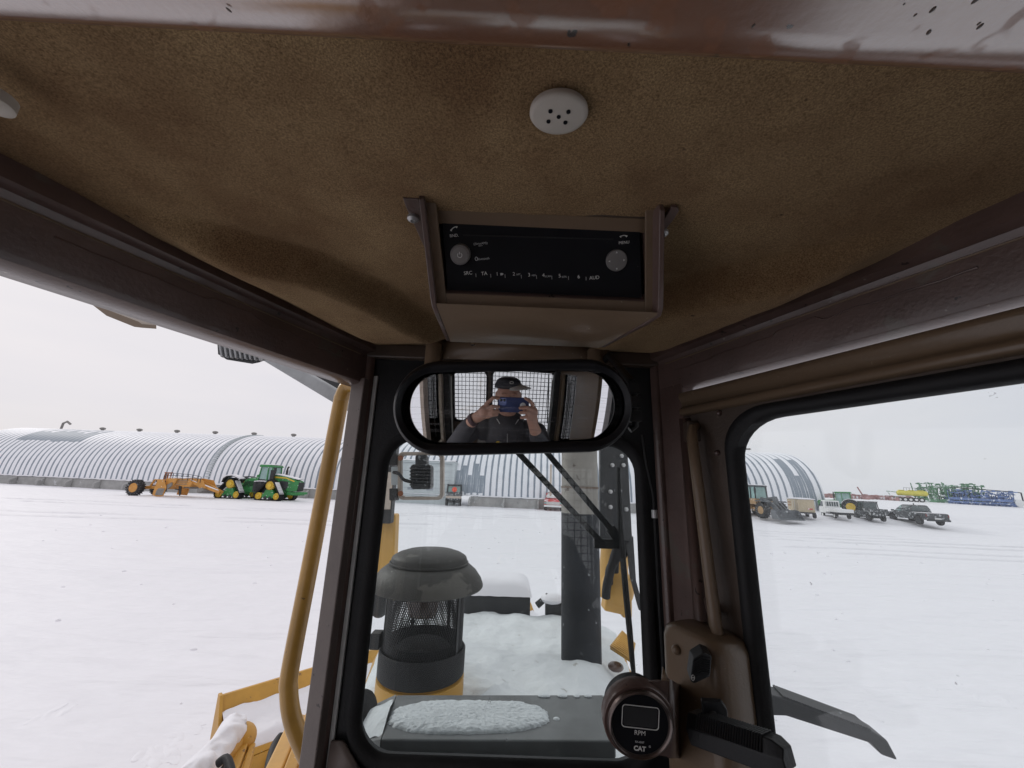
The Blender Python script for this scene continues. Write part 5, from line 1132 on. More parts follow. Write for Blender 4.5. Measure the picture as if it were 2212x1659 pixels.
def tachometer():
    c = PY(1383, 1566, .56); n = (Vector((0, 0, H))-c).normalized(); n = (-fw*.85+n*.15).normalized()
    t = thing('rpm_gauge', 'round black digital RPM gauge with a metal bezel on a brown bracket', 'gauge', c, world=True)
    ux = Vector((1, 0, 0))*math.cos(.045)-Vector((0, 0, 1))*math.sin(.045); ux = (ux-n*ux.dot(n)).normalized(); uy = n.cross(ux).normalized()
    if uy.z < 0: uy = -uy
    k = (c-Vector((0, 0, H))).dot(fw)/FPX; R_ = 68*k
    def ring(prof, nm, m, par):
        b = MB(); b.ring([[c+ux*r*R_*math.cos(a)+uy*r*R_*math.sin(a)+n*h*R_ for a in [2*PI*q/64 for q in range(64)]] for r, h in prof]); return b.build(nm, m, par, smooth=35)
    ring([(1.13, -.55), (1.13, -.16), (1.10, -.10), (1.02, -.10)], 'bracket_ring', 'brown_paint', t)
    ring([(1.0, -.12), (1.03, -.04), (1.0, .04), (.95, .07), (.92, .04), (.90, -.02), (.88, -.03)], 'bezel', 'bezel', t)
    dl = ring([(.90, -.06), (.90, -.025), (.002, -.025)], 'dial', 'radio_black', t)
    ring([(.93, -1.1), (.93, -.2)], 'gauge_body', 'black_plastic', t)
    def L(x, y, h=0.): return c+ux*x*k+uy*y*k+n*(h*R_-.02*R_)
    b = MB(); o1 = rrect(80, 46, 7, 5, 0, 15); o2 = rrect(77, 43, 6, 5, 0, 15)
    b.ring([[L(x, y, 0) for x, y in o1], [L(x, y, .02) for x, y in o1], [L(x, y, .02) for x, y in o2], [L(x, y, 0) for x, y in o2]], cap=False); b.build('display_frame', 'print_white', dl)
    b = MB(); b.prism(rrect(72, 38, 4, 4, 0, 15), 0, .012, lambda p, q, t_: L(p, q, t_)); b.build('display', 'machine_black', dl, smooth=0)
    text('RPM', 13*k, L(0, -16, .03), ux, uy, 'print_white', dl)
    text('CAT', 13*k, L(1, -47, .03), ux, uy, 'print_white', dl, bold=True); text('9X-4567', 5.5*k, L(0, -34, .03), ux, uy, 'print_grey', dl); text('®', 6*k, L(22, -41, .03), ux, uy, 'print_grey', dl)
    # bracket plate to the right of the dial, folded back to the post
    br = [L(0, 70, -.4), L(62, 78, -.4), L(68, 78, -.4), L(74, -78, -.4), L(10, -74, -.4)]
    b = MB(); b.add(br+[p-n*.003 for p in br], [(0, 1, 2, 3, 4), (9, 8, 7, 6, 5), (0, 5, 6, 1), (1, 6, 7, 2), (2, 7, 8, 3), (3, 8, 9, 4), (4, 9, 5, 0)]); b.build('bracket_plate', 'brown_paint', t, smooth=0)
    a1, a2 = L(66, 84, -.4), L(74, -80, -.4); eye = Vector((0, 0, H)); q1 = eye+(a1-eye)*1.28+Vector((.022, 0, -.01)); q2 = eye+(a2-eye)*1.28+Vector((.022, 0, 0))
    b = MB(); b.add([a1, a2, q2, q1], [(0, 1, 2, 3)]); b.build('bracket_return', 'brown_paint', t, solid=.003)
    b = MB(); e0 = L(56, 98, -.4); b.add([L(52, 78, -.4), L(70, 78, -.4), L(58, 100, -.6)], [(0, 1, 2)]); b.build('bracket_tab', 'console_tan', t, solid=.003)
tachometer()

def handle_things():
    # ribbed black lever reaching across in front of the door
    t = thing('door_lever', 'black ribbed plastic lever at the lower right, sticking out past the door seal', 'lever', PY(1600, 1600, .5), world=True)
    a, c = PY(1500, 1567, .60), PY(1700, 1636, .50)
    d = (c-a).normalized(); n = (Vector((0, 0, H))-(a+c)/2).normalized(); up_ = (Vector((0, 0, 1))-d*d.z).normalized(); sid = d.cross(up_).normalized()
    if sid.y > 0: sid = -sid
    L_ = (c-a).length; b = MB(); rings = []
    for s_, hh, ww in ((-.02, .7, .8), (0, 1, 1), (.85, .95, .95), (.93, .9, .9), (1.02, .55, .7)):
        o = a+d*L_*s_; h_, w_ = .0155*hh, .014*ww
        rings.append([o+up_*h_+sid*w_*.55, o+up_*h_-sid*w_, o-up_*h_-sid*w_, o-up_*h_*1.1+sid*w_, o+up_*h_*.1+sid*w_*1.15])
    b.ring(rings); lv = b.build('lever_grip', 'black_plastic', t, smooth=25, bevel=.0015)
    for k in range(26):
        o = a+d*L_*(.14+.028*k); b = MB(); b.tube([o+up_*.0158-sid*.011, o+up_*.0160+sid*.0075, o+up_*.003+sid*.0163], .00115, 5); b.build('rib', 'black_plastic', lv)
    b = MB(); p = PY(1542, 1543, .59); q = [(1515, 1515), (1560, 1518), (1572, 1535), (1573, 1570), (1522, 1575)]
    f = [PY(x, y, .585) for x, y in q]; b.add(f+[v+Vector((.004, .012, 0)) for v in f], [(0, 1, 2, 3, 4), (9, 8, 7, 6, 5)]+[(i, i+5, (i+1) % 5+5, (i+1) % 5) for i in range(5)]); b.build('lever_mount', 'black_plastic', t, bevel=.002)
    b = MB(); p = PY(1540, 1546, .583); b.lathe([(.0055, 0), (.0055, -.003), (.003, -.004), (.0025, -.0015), (.0003, -.0015)], p, 20, 'y'); b.build('lever_screw', 'machine_black', t)
    # rocker switch
    t = thing('rocker_switch', 'black ribbed rocker switch with a small white symbol, on the brown side console', 'switch', PY(1515, 1445, .60), world=True)
    f = [PY(x, y, .600) for x, y in ((1497, 1425), (1520, 1410), (1538, 1418), (1534, 1462), (1500, 1478), (1491, 1472))]; b = MB()
    bk = [v+Vector((.010, .034, 0)) for v in f]
    b.add(f+bk, [(0, 1, 2, 3, 4, 5), (11, 10, 9, 8, 7, 6)]+[(i, i+6, (i+1) % 6+6, (i+1) % 6) for i in range(6)]); sw = b.build('switch_body', 'black_plastic', t, bevel=.002)
    for k in range(7):
        b = MB(); b.tube([PY(1500-k*.6, 1432+k*4.6, .598), PY(1517-k*.4, 1421+k*5, .597), PY(1533, 1425+k*4.6, .598)], .0009, 5); b.build('rib', 'black_plastic', sw)
    b = MB(); b.tube([PY(1497+6*math.cos(a)*.55, 1464+6*math.sin(a), .5975) for a in [2*PI*k/14 for k in range(15)]], .0005, 5); b.bar(PY(1494, 1464, .5975), PY(1500, 1464, .5975), .0009, .0009); b.build('switch_symbol', 'print_white', sw)
handle_things()

# ---------------------------------------------------------- outside on the machine
def curved(path, r, n=16, m='rail_yellow', name='handrail', par=DZ, sub=6):
    P = [Vector(p) for p in path]; out_ = []
    for i in range(len(P)-1):
        p0, p1, p2, p3 = P[max(i-1, 0)], P[i], P[i+1], P[min(i+2, len(P)-1)]
        for k in range(sub):
            t = k/sub; out_.append(.5*((2*p1)+(-p0+p2)*t+(2*p0-5*p1+4*p2-p3)*t*t+(-p0+3*p1-3*p2+p3)*t**3))
    out_.append(P[-1]); b = MB(); b.tube(out_, r, n); return b.build(name, m, par, smooth=60)
hr = curved([PY(792, 838, .83), PY(768, 832, .84), PY(750, 836, .85), PY(739, 858, .855), PY(732, 890, .86), PY(672, 1210, .865), PY(628, 1440, .87), PY(624, 1495, .87), PY(630, 1545, .872), PY(645, 1590, .875), PY(672, 1650, .88)], .0160, sub=7)
# exterior black step bar at the lower right
t = thing('mirror_arm_bar', 'dark serrated steel bar jutting out beyond the lower right door glass', 'bar', PY(1800, 1570, .95), world=True)
tp = [(1640, 1494), (1700, 1510), (1885, 1580), (1918, 1600), (1942, 1645), (1905, 1632), (1885, 1608), (1700, 1548), (1640, 1546)]
f = [PY(x, y, .95-(x-1690)*.0002) for x, y in tp]; b = MB(); nn_ = len(f); b.add(f+[v+Vector((.01, .05, .0)) for v in f], [tuple(range(nn_)), tuple(range(2*nn_-1, nn_-1, -1))]+[(i, i+nn_, (i+1) % nn_+nn_, (i+1) % nn_) for i in range(nn_)]); br = b.build('bar_body', 'machine_black', t, smooth=30, bevel=.004)
for k in range(30):
    s_ = k/30; b = MB(); p = PY(1695+190*s_, 1508+72*s_, .95-.04*s_); b.bar(p, p+Vector((.01, .05, .0)), .004, .006); b.build('serration', 'machine_black', br)

# cowl in front of the glass
HZ = -.62
def cowl():
    zc = wz(-.455)
    A = PZ(822, 1597, zc); B = PZ(1330, 1600, zc); Cc = PZ(1312, 1500, zc); D = PZ(856, 1500, zc)
    b = MB(); th = Vector((0, 0, -.03)); f = [A, B, Cc, D]; b.add(f+[v+th for v in f], [(0, 1, 2, 3), (7, 6, 5, 4), (0, 4, 5, 1), (1, 5, 6, 2), (2, 6, 7, 3), (3, 7, 4, 0)]); cw = b.build('cowl', 'cowl_grey', DZ, bevel=.004)
    # chamfered left flank sloping down
    e1, e2 = PZ(752, 1612, zc-.06), PZ(770, 1540, zc-.09); b = MB(); f = [A, D, e2, e1]; b.add(f+[v+th for v in f], [(0, 1, 2, 3), (7, 6, 5, 4), (0, 4, 5, 1), (1, 5, 6, 2), (2, 6, 7, 3), (3, 7, 4, 0)]); b.build('cowl_flank', 'cowl_grey', DZ)
    # crusty snow patch lying on it
    cx_, cy_ = 975., 1548.; L_ = []
    def f_(s, q):
        a = 2*PI*s; r = q; nx_ = noise.noise(Vector((math.cos(a)*2.2, math.sin(a)*2.2, 0)))*.05+noise.noise(Vector((math.cos(a)*16, math.sin(a)*16, 5)))*.04+noise.noise(Vector((math.cos(a)*50, math.sin(a)*50, 5)))*.03
        ex = (185 if math.cos(a) > 0 else 160); rr = r*(1+nx_); x = 1000+ex*rr*math.copysign(abs(math.cos(a))**.72, math.cos(a)); y = 1552+35*rr*math.copysign(abs(math.sin(a))**.8, math.sin(a))-2*math.cos(a)*r
        p = PZ(x, y, zc); h = .0075*(1-q**9)+.0016*noise.noise(Vector((p.x*45, p.y*45, 0)))+.0018*noise.noise(Vector((p.x*160, p.y*160, 0)))+.0014*noise.noise(Vector((p.x*330, p.y*330, 0))); p.z = zc+.002+max(0, h)-(.004 if q > .999 else 0); return p
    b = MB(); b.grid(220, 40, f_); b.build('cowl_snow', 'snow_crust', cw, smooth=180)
    b = MB()
    def g_(s, q):
        p = A.lerp(D, q*.82+.06).lerp(e1.lerp(e2, q*.82+.06), s); h = .022*math.sin(PI*min(1, q*1.05))*(.45+.55*math.sin(PI*s))+.006*noise.noise(Vector((p.x*40, p.y*40, 2))); return p+Vector((0, 0, max(-.003, h)))
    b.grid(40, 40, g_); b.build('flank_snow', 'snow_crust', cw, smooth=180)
    b = MB()
    for k in range(5):
        x = 1180+k*32+random.uniform(-8, 8); p = PZ(x, 1503, zc); b.sph(p+Vector((0, -.005, .002)), (random.uniform(.006, .02), .006, .003), 10, 6)
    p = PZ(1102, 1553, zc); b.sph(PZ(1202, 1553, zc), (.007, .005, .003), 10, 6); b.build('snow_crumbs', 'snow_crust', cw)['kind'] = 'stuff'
    b = MB(); b.sph(PY(775, 1548, 1.0), (.035, .06, .045), 20, 12); b.build('fluid_cap', 'black_rubber', DZ)
cowl()
def hood():
    def f(s, q):
        Y = 1.0+1.75*q; hw = .43+.17*(Y-1.2)
        x = (2*s-1)*hw+.0; u = abs(2*s-1)
        z = -.585-.10*(Y-1.1)-.010*(Y-1.1)**2-.11*max(0, u-.62)**1.5*4+.034*noise.noise(Vector((x*2.6, Y*2.2, 0)))+.018*noise.noise(Vector((x*8, Y*6, 1)))+.005*noise.noise(Vector((x*26, Y*24, 2)))-.03*abs(noise.noise(Vector((x*4, Y*4, 7))))**.5*S(1.9, 1.3, Y)
        z += .05*math.exp(-((x+.17)**2+(Y-1.22)**2)/.012)*0
        # drifts against the pre-cleaner and stack
        z += .014*math.exp(-((x-.30)**2+(Y-1.66)**2)/.016)+.02*math.exp(-((x+.32)**2+(Y-1.45)**2)/.03)-.035*math.exp(-((x-.38)**2+(Y-1.35)**2)/.05)
        return (x, Y, wz(z))
    b = MB(); b.grid(160, 200, f); b.build('hood_snow', 'hood_snow_dark', DZ, smooth=180)
    def g(s, q):
        p = Vector(f(s, q)); u = abs(2*s-1); p.z -= .030; p.x = p.x*1.03; return p
    b = MB(); b.grid(40, 50, g); b.build('engine_hood', 'cat_yellow', DZ, smooth=180)
    for sd in (-1, 1):
        b = MB(); a_ = .43-.2*.17+.2*.17; b.bar((sd*.44, 1.05, wz(-1.15)), (sd*.70, 2.75, wz(-1.30)), .012, .55); b.build('hood_side', 'cat_yellow', DZ)
    # bare yellow perforated panel on the right shoulder and edges poking out of the snow
    p = [PY(1318, 1408, 1.75), PY(1366, 1440, 1.60), PY(1372, 1400, 1.85), PY(1345, 1372, 2.0)]
    b = MB(); b.add([q+Vector((0, 0, .012)) for q in p], [(0, 1, 2, 3)]); sh = b.build('grille_panel', 'cat_yellow', DZ, solid=.006)
    for k in range(12):
        a = p[0].lerp(p[3], (k+.5)/12); c = p[1].lerp(p[2], (k+.5)/12); b = MB(); b.bar(a+Vector((0, 0, .018)), c+Vector((0, 0, .018)), .006, .005); b.build('louvre', 'cyl_yellow', sh)
    for (x, y, Y, w_) in ((1205, 1420, 1.85, .035), (1330, 1437, 1.72, .03)):
        b = MB(); q = PY(x, y, Y); b.sph(q-Vector((0, 0, .005)), (w_, .03, .016), 14, 8); b.build('hood_hinge', 'brown_paint', DZ)
    # far end: dark box with a cap of snow
    a = PY(1003, 1308, 2.62); c = PY(1145, 1312, 2.62); zt = PY(1070, 1286, 2.62).z
    b = MB(); b.box(a.x, c.x, 2.60, 2.95, a.z-.25, zt); b.build('light_box', 'machine_black', DZ, bevel=.008)
    b = MB(); b.grid(30, 20, lambda s, q: (a.x-.01+(c.x-a.x+.02)*s, 2.59+.37*q, zt+.002+.085*(1-abs(2*s-1)**5)**.5*(1-abs(2*q-1)**4)**.5+.003*noise.noise(Vector((s*9, q*5, 0))))); b.build('box_snow', 'snow', DZ, smooth=180)
    b = MB(); q = PY(1160, 1308, 2.6); b.tube([q, q+Vector((.06, 0, .05)), q+Vector((.14, 0, .03)), q+Vector((.22, 0, .0))], .02, 10); b.box(q.x+.05, q.x+.24, 2.58, 2.62, q.z-.05, q.z+.01); b.build('hose_clamp', 'machine_black', DZ)
    b = MB(); b.sph(q+Vector((.09, 0, .04)), (.07, .06, .03), 14, 8); b.build('clamp_snow', 'snow', DZ)
hood()
def precleaner():
    c = PY(908, 1470, 1.42); cx_, cy_ = c.x, 1.42
    z0 = PY(905, 1500, 1.42-.11).z
    t = thing('air_precleaner', 'black mushroom-capped mesh air intake standing on the snowy hood at the left', 'air intake', (cx_, cy_, z0), world=True)
    zz = lambda y: PY(908, y, 1.42).z
    k = 1.26/FPX*.985; lean = Vector((.0, 0, 0))
    o = Vector((cx_, cy_, 0))
    b = MB(); b.lathe([(85*k, z0-.04), (85*k, zz(1452))], o, 64); b.lathe([(92*k, z0-.05), (92*k, z0+.004), (86*k, z0+.006)], o, 64); b.build('base_ring', 'cat_yellow', t, smooth=40)
    zc0, zc1 = zz(1442), zz(1398)
    b = MB(); b.lathe([(89*k, zc0-.012), (91.5*k, zc0-.008), (92*k, zc1), (89*k, zc1+.006), (86*k, zc1+.004), (86*k, zc0-.012)], o, 64, cap=False); b.build('collar', 'black_rubber', t, smooth=40)
    b = MB(); q = o+Vector((-93*k, .0, zc1+.02)); b.box(q.x-.02, q.x+.01, q.y-.05, q.y-.01, q.z-.015, q.z+.03); b.build('clamp', 'machine_black', t, bevel=.003)
    # expanded-metal screen: real diagonal wires
    zt = zz(1262); zb = zc1; Rr = 84*k; n = 108; hh = zt-zb; b = MB(); wr_ = .0014
    turns = hh/(2*PI*Rr)*1.0/math.tan(math.radians(33))
    for d in (1, -1):
        for i in range(n):
            a0 = 2*PI*i/n; m_ = 14; path = []
            for j in range(m_+1):
                a = a0+d*turns*2*PI*.34*j/m_; path.append(o+Vector((Rr*math.cos(a), Rr*math.sin(a), zb+hh*j/m_)))
            b.tube(path, wr_, 3)
    b.build('mesh_screen', 'mesh_black', t, smooth=0)['kind'] = 'stuff'
    for a in (200, 335, 60, 120):
        b = MB(); a = math.radians(a); p = o+Vector((Rr*1.01*math.cos(a), Rr*1.01*math.sin(a), 0)); b.bar(p+Vector((0, 0, zb)), p+Vector((0, 0, zt)), .012, .004, up=(math.cos(a), math.sin(a), 0)); b.build('screen_strap', 'machine_black', t)
    b = MB(); b.lathe([(Rr*.97, zb-.01), (Rr*.97, zb+.028)], o, 48, cap=False); b.build('inner_band', 'black_rubber', t)
    b = MB(); b.lathe([(.02, zb-.03), (Rr*.95, zb-.03), (Rr*.6, zb+.012), (.05, zb+.02), (.005, zb+.02)], o, 40); b.build('swirl_vane', 'machine_black', t)
    b = MB(); b.lathe([(30*k, zt-.09), (36*k, zt-.05), (30*k, zt+.01)], o+Vector((-.01, .0, 0)), 24); b.build('inner_cone', 'brown_beam', t)
    # cap
    ztop = zz(1182)
    zr = zz(1262); b = MB()
    b.lathe([(84*k, zr-.002), (114*k, zr-.008), (122*k, zr-.005), (124*k, zr-.001), (124*k, zr+.004), (119*k, zr+.022), (107*k, zr+.045), (92*k, zr+.062), (87*k, zr+.064), (85*k, zr+.068), (84.5*k, zr+.082), (82*k, zr+.088), (70*k, zr+.098), (52*k, zr+.106), (28*k, zr+.111), (.002, zr+.113)], o, 72); rc = b.build('rain_cap', 'cap_olive', t, smooth=32); b = MB(); b.lathe([(86*k, zr+.0655), (88.5*k, zr+.067), (88.5*k, zr+.071), (86*k, zr+.0725)], o, 72, cap=False); b.build('cap_lip', 'cap_olive', rc)
precleaner()
def stack():
    t = thing('exhaust_stack', 'tall black exhaust pipe with a pale upper section, rising through the hood snow', 'exhaust', PY(1256, 1445, 1.72), world=True)
    c = PY(1256, 1440, 1.74); k = (c-Vector((0, 0, H))).dot(fw)/FPX*1.0; r = 43.5*k; z0 = c.z-.1
    zj = PY(1256, 1052, 1.74).z; zt = PY(1256, 700, 1.74).z
    o = Vector((c.x, c.y, 0)); zk = PY(1256, 1108, 1.74).z
    b = MB(); b.lathe([(r, z0), (r, zk)], o, 48); b.build('muffler_pipe', 'stack_black', t)
    b = MB(); b.lathe([(r*1.0, zk), (r*1.0, zj-.004)], o, 48, cap=False); b.build('scorched_band', 'stack_grey', t)
    b = MB(); b.lathe([(r*.985, zj-.003), (r*.975, zt)], o, 48); b.build('upper_pipe', 'stack_grey', t)
    b = MB(); b.lathe([(r*1.02, zj-.006), (r*1.02, zj+.002)], o, 48, cap=False); b.build('joint_ring', 'scorch', t)
    b = MB()
    for k in range(7): b.sph((c.x-r+random.uniform(0, 2.4*r), c.y-r+random.uniform(-.03, .02), c.z-.035), (.05, .04, .02), 12, 8)
    b.build('base_snow', 'snow', t)
stack()
def lift_gear():
    # right: black lift cylinder guard, hoses, yellow trunnion
    t = DZ
    b = MB(); q = [(1294, 960), (1372, 960), (1380, 1180), (1296, 1168)]
    f = [PY(x, y, 2.05) for x, y in ((1296, 900), (1352, 900), (1366, 1168), (1296, 1168))]; b.add(f+[v+Vector((.02, .12, 0)) for v in f], [(0, 1, 2, 3), (7, 6, 5, 4), (0, 4, 5, 1), (1, 5, 6, 2), (2, 6, 7, 3), (3, 7, 4, 0)])
    g = b.build('cylinder_guard', 'machine_black', t, bevel=.006)
    for x, y in ((1322, 1005), (1342, 985), (1346, 1005), (1318, 1062), (1318, 1095), (1338, 1060), (1352, 1100)):
        b = MB(); b.lathe([(.011, 0), (.011, -.012), (.006, -.014), (.0005, -.014)], PY(x, y, 2.048), 6, 'y'); b.build('bolt', 'strap_steel', g)
    b = MB(); f = [PY(x, y, 2.10) for x, y in ((1352, 1160), (1368, 1160), (1374, 1255), (1392, 1320), (1380, 1318), (1362, 1250))]; n_ = 6; b.add(f+[v+Vector((.01, .05, 0)) for v in f], [tuple(range(n_)), tuple(range(2*n_-1, n_-1, -1))]+[(i, i+n_, (i+1) % n_+n_, (i+1) % n_) for i in range(n_)]); b.build('guard_strap', 'machine_black', t)
    b = MB(); b.cyl(PY(1322, 1290, 2.3), PY(1330, 1150, 2.3), .075, n=24); b.build('lift_cylinder', 'cyl_yellow', t)
    b = MB(); b.sph(PY(1334, 1270, 2.25), (.085, .07, .10), 20, 14); b.sph(PY(1345, 1236, 2.24), (.03, .03, .03), 12, 8); b.bar(PY(1326, 1320, 2.25), PY(1336, 1240, 2.25), .12, .09); b.bar(PY(1350, 1330, 2.25), PY(1350, 1250, 2.25), .05, .09); b.build('cylinder_yoke', 'cyl_yellow', t, bevel=.01)
    for x0, x1, y1 in ((1345, 1318, 1260), (1352, 1330, 1235), (1338, 1312, 1290)):
        curved([PY(x0, 1120, 2.12), PY(x0, 1170, 2.12), PY((x0+x1)/2+3, 1200, 2.14), PY(x1, y1-30, 2.16), PY(x1-3, y1, 2.18)], .022, 10, 'black_rubber', 'hose')
    # left: matching post
    b = MB(); b.bar(PY(834, 1300, 2.2), PY(842, 1110, 2.2), .085, .08); b.build('lift_cylinder', 'cyl_yellow', t, bevel=.01)
    b = MB(); b.bar(PY(832, 1130, 2.12), PY(846, 960, 2.12), .07, .06); b.build('cylinder_guard', 'machine_black', t, bevel=.004)
    b = MB(); b.bar(PY(838, 1100, 2.1), PY(845, 1020, 2.1), .03, .03); b.build('guard_plate', 'beige_metal', t)
    curved([PY(850, 1020, 1.1), PY(862, 1024, 1.09), PY(872, 1036, 1.08), PY(892, 1042, 1.08)], .0045, 8, 'black_rubber', 'hose')
    b = MB(); b.sph(PY(822, 1290, 2.1), (.06, .05, .09), 14, 10); b.build('cylinder_yoke', 'machine_black', t)
lift_gear()
def lamp_frame():
    t = thing('lamp_in_frame', 'black work lamp hung inside a beige tubular frame, just outside the windscreen at upper left', 'work lamp', PY(905, 1030, 1.08), world=True)
    Y = 1.10; k = (PY(908, 1028, Y)-Vector((0, 0, H))).dot(fw)/FPX; c = PY(908, 1028, Y); ux, uy = Rv, Uv
    def rr(w_, h_, r_, d): return [c+ux*x*k+uy*y*k+Vector((0, d, 0)) for x, y in rrect(w_, h_, r_, 6)]
    b = MB(); b.ring([rr(100, 104, 13, 0), rr(84, 90, 9, 0), rr(84, 90, 9, .022), rr(100, 104, 13, .022)], cap=False, close_v=True); b.build('tube_frame', 'beige_metal', t, smooth=40, bevel=.002)
    b = MB(); b.prism(rrect(44, 54, 8, 5, 2, -2), -.01, .035, lambda p, q, d: c+ux*p*k+uy*q*k+Vector((0, d, 0))); lm = b.build('lamp_housing', 'lamp_black', t, bevel=.003)
    for q in range(6):
        b = MB(); b.bar(c+ux*-20*k+uy*(16-7*q)*k+Vector((0, -.014, 0)), c+ux*24*k+uy*(15-7*q)*k+Vector((0, -.014, 0)), .006, .004); b.build('cooling_fin', 'lamp_black', lm)
    b = MB(); b.prism(rrect(24, 26, 5, 4, 2, 32), -.008, .03, lambda p, q, d: c+ux*p*k+uy*q*k+Vector((0, d, 0))); b.build('lamp_mount', 'lamp_black', t, bevel=.003)
    b = MB(); b.box(0, 0, 0, 0, 0, 0) if False else None
    for dy in (38, -38):
        b = MB(); b.prism(rrect(16, 26, 2, 2, -58, dy-2), -.005, .02, lambda p, q, d: c+ux*p*k+uy*q*k+Vector((0, d, 0))); b.build('side_bracket', 'machine_black', t)
        b = MB(); b.lathe([(.007, -.006), (.007, .0), (.003, .002)], c+ux*-42*k+uy*dy*k, 8, 'y'); b.build('bolt', 'rust', t)
    b = MB(); b.prism(rrect(14, 40, 2, 2, -56, 0), 0, .02, lambda p, q, d: c+ux*p*k+uy*q*k+Vector((0, d, 0))); b.build('back_plate', 'door_metal', t)
lamp_frame()
def wiper():
    t = thing('windscreen_wiper', 'long black wiper with two parallel arms crossing the outside of the windscreen', 'wiper', PY(1342, 1170, .86), world=True)
    for (x0, y0, x1, y1) in ((1070, 925, 1300, 1172), (1150, 940, 1338, 1165)):
        b = MB(); b.bar(PY(x0, y0, .846), PY(x1, y1, .850), .012, .005, up=(0, 1, 0)); b.build('wiper_arm', 'black_plastic', t, bevel=.001)
    b = MB(); b.bar(PY(1283, 1174, .852), PY(1352, 1176, .852), .018, .008, up=(0, 1, 0)); b.bar(PY(1318, 1140, .852), PY(1345, 1180, .852), .020, .007, up=(0, 1, 0)); b.build('arm_bracket', 'black_plastic', t, bevel=.001)
    b = MB(); pth = [PY(x, y, .842) for x, y in ((1336, 1010), (1337, 1060), (1340, 1120), (1345, 1200), (1353, 1290), (1360, 1360), (1366, 1430), (1370, 1466))]
    b.tube(pth, [.0042, .0052, .0055, .006, .0062, .006, .005, .0038], 8); b.build('wiper_blade', 'black_rubber', t)
    b = MB(); b.lathe([(.012, 0), (.012, .02)], PY(1090, 925, .83), 16, 'y'); b.build('pivot', 'black_plastic', t)
wiper()
def roof_outside():
    # ROPS member beyond the left door and the roof work lamp
    b = MB(); b.bar(PY(560, 757, 1.15), PY(790, 893, 1.05), .03, .036); b.build('rollover_bar', 'rops_grey', DZ, bevel=.006)
    b = MB(); b.bar(PY(640, 765, 1.30), PY(800, 852, 1.25), .05, .08); b.build('rollover_bar', 'machine_black', DZ, bevel=.006)
    t = thing('roof_work_lamp', 'dark finned work lamp peeping below the left roof edge', 'work lamp', PY(521, 765, .80), world=True)
    f = [(469, 735), (572, 745), (573, 765), (560, 783), (545, 786), (490, 777), (471, 765)]
    p = [PY(x, y, .78) for x, y in f]; n_ = len(p); b = MB(); b.add(p+[v+Vector((0, .05, .03)) for v in p], [tuple(range(n_)), tuple(range(2*n_-1, n_-1, -1))]+[(i, i+n_, (i+1) % n_+n_, (i+1) % n_) for i in range(n_)]); hs = b.build('lamp_housing', 'lamp_black', t)
    for k in range(9):
        x = 476+k*10.3; y = 742+k*1.0
        b = MB(); b.bar(PY(x, y, .774), PY(x+5, y+29, .774), .0035, .008, up=(0, 1, 0)); b.build('cooling_fin', 'rops_grey', hs)
    b = MB(); f = [PY(x, y, .72) for x, y in ((195, 655), (300, 695), (306, 700), (306, 708), (290, 706), (230, 682))]; n_ = 6; b.add(f+[v+Vector((0, .03, .01)) for v in f], [tuple(range(n_)), tuple(range(2*n_-1, n_-1, -1))]+[(i, i+n_, (i+1) % n_+n_, (i+1) % n_) for i in range(n_)]); b.build('roof_gutter', 'console_tan', DZ)
roof_outside()
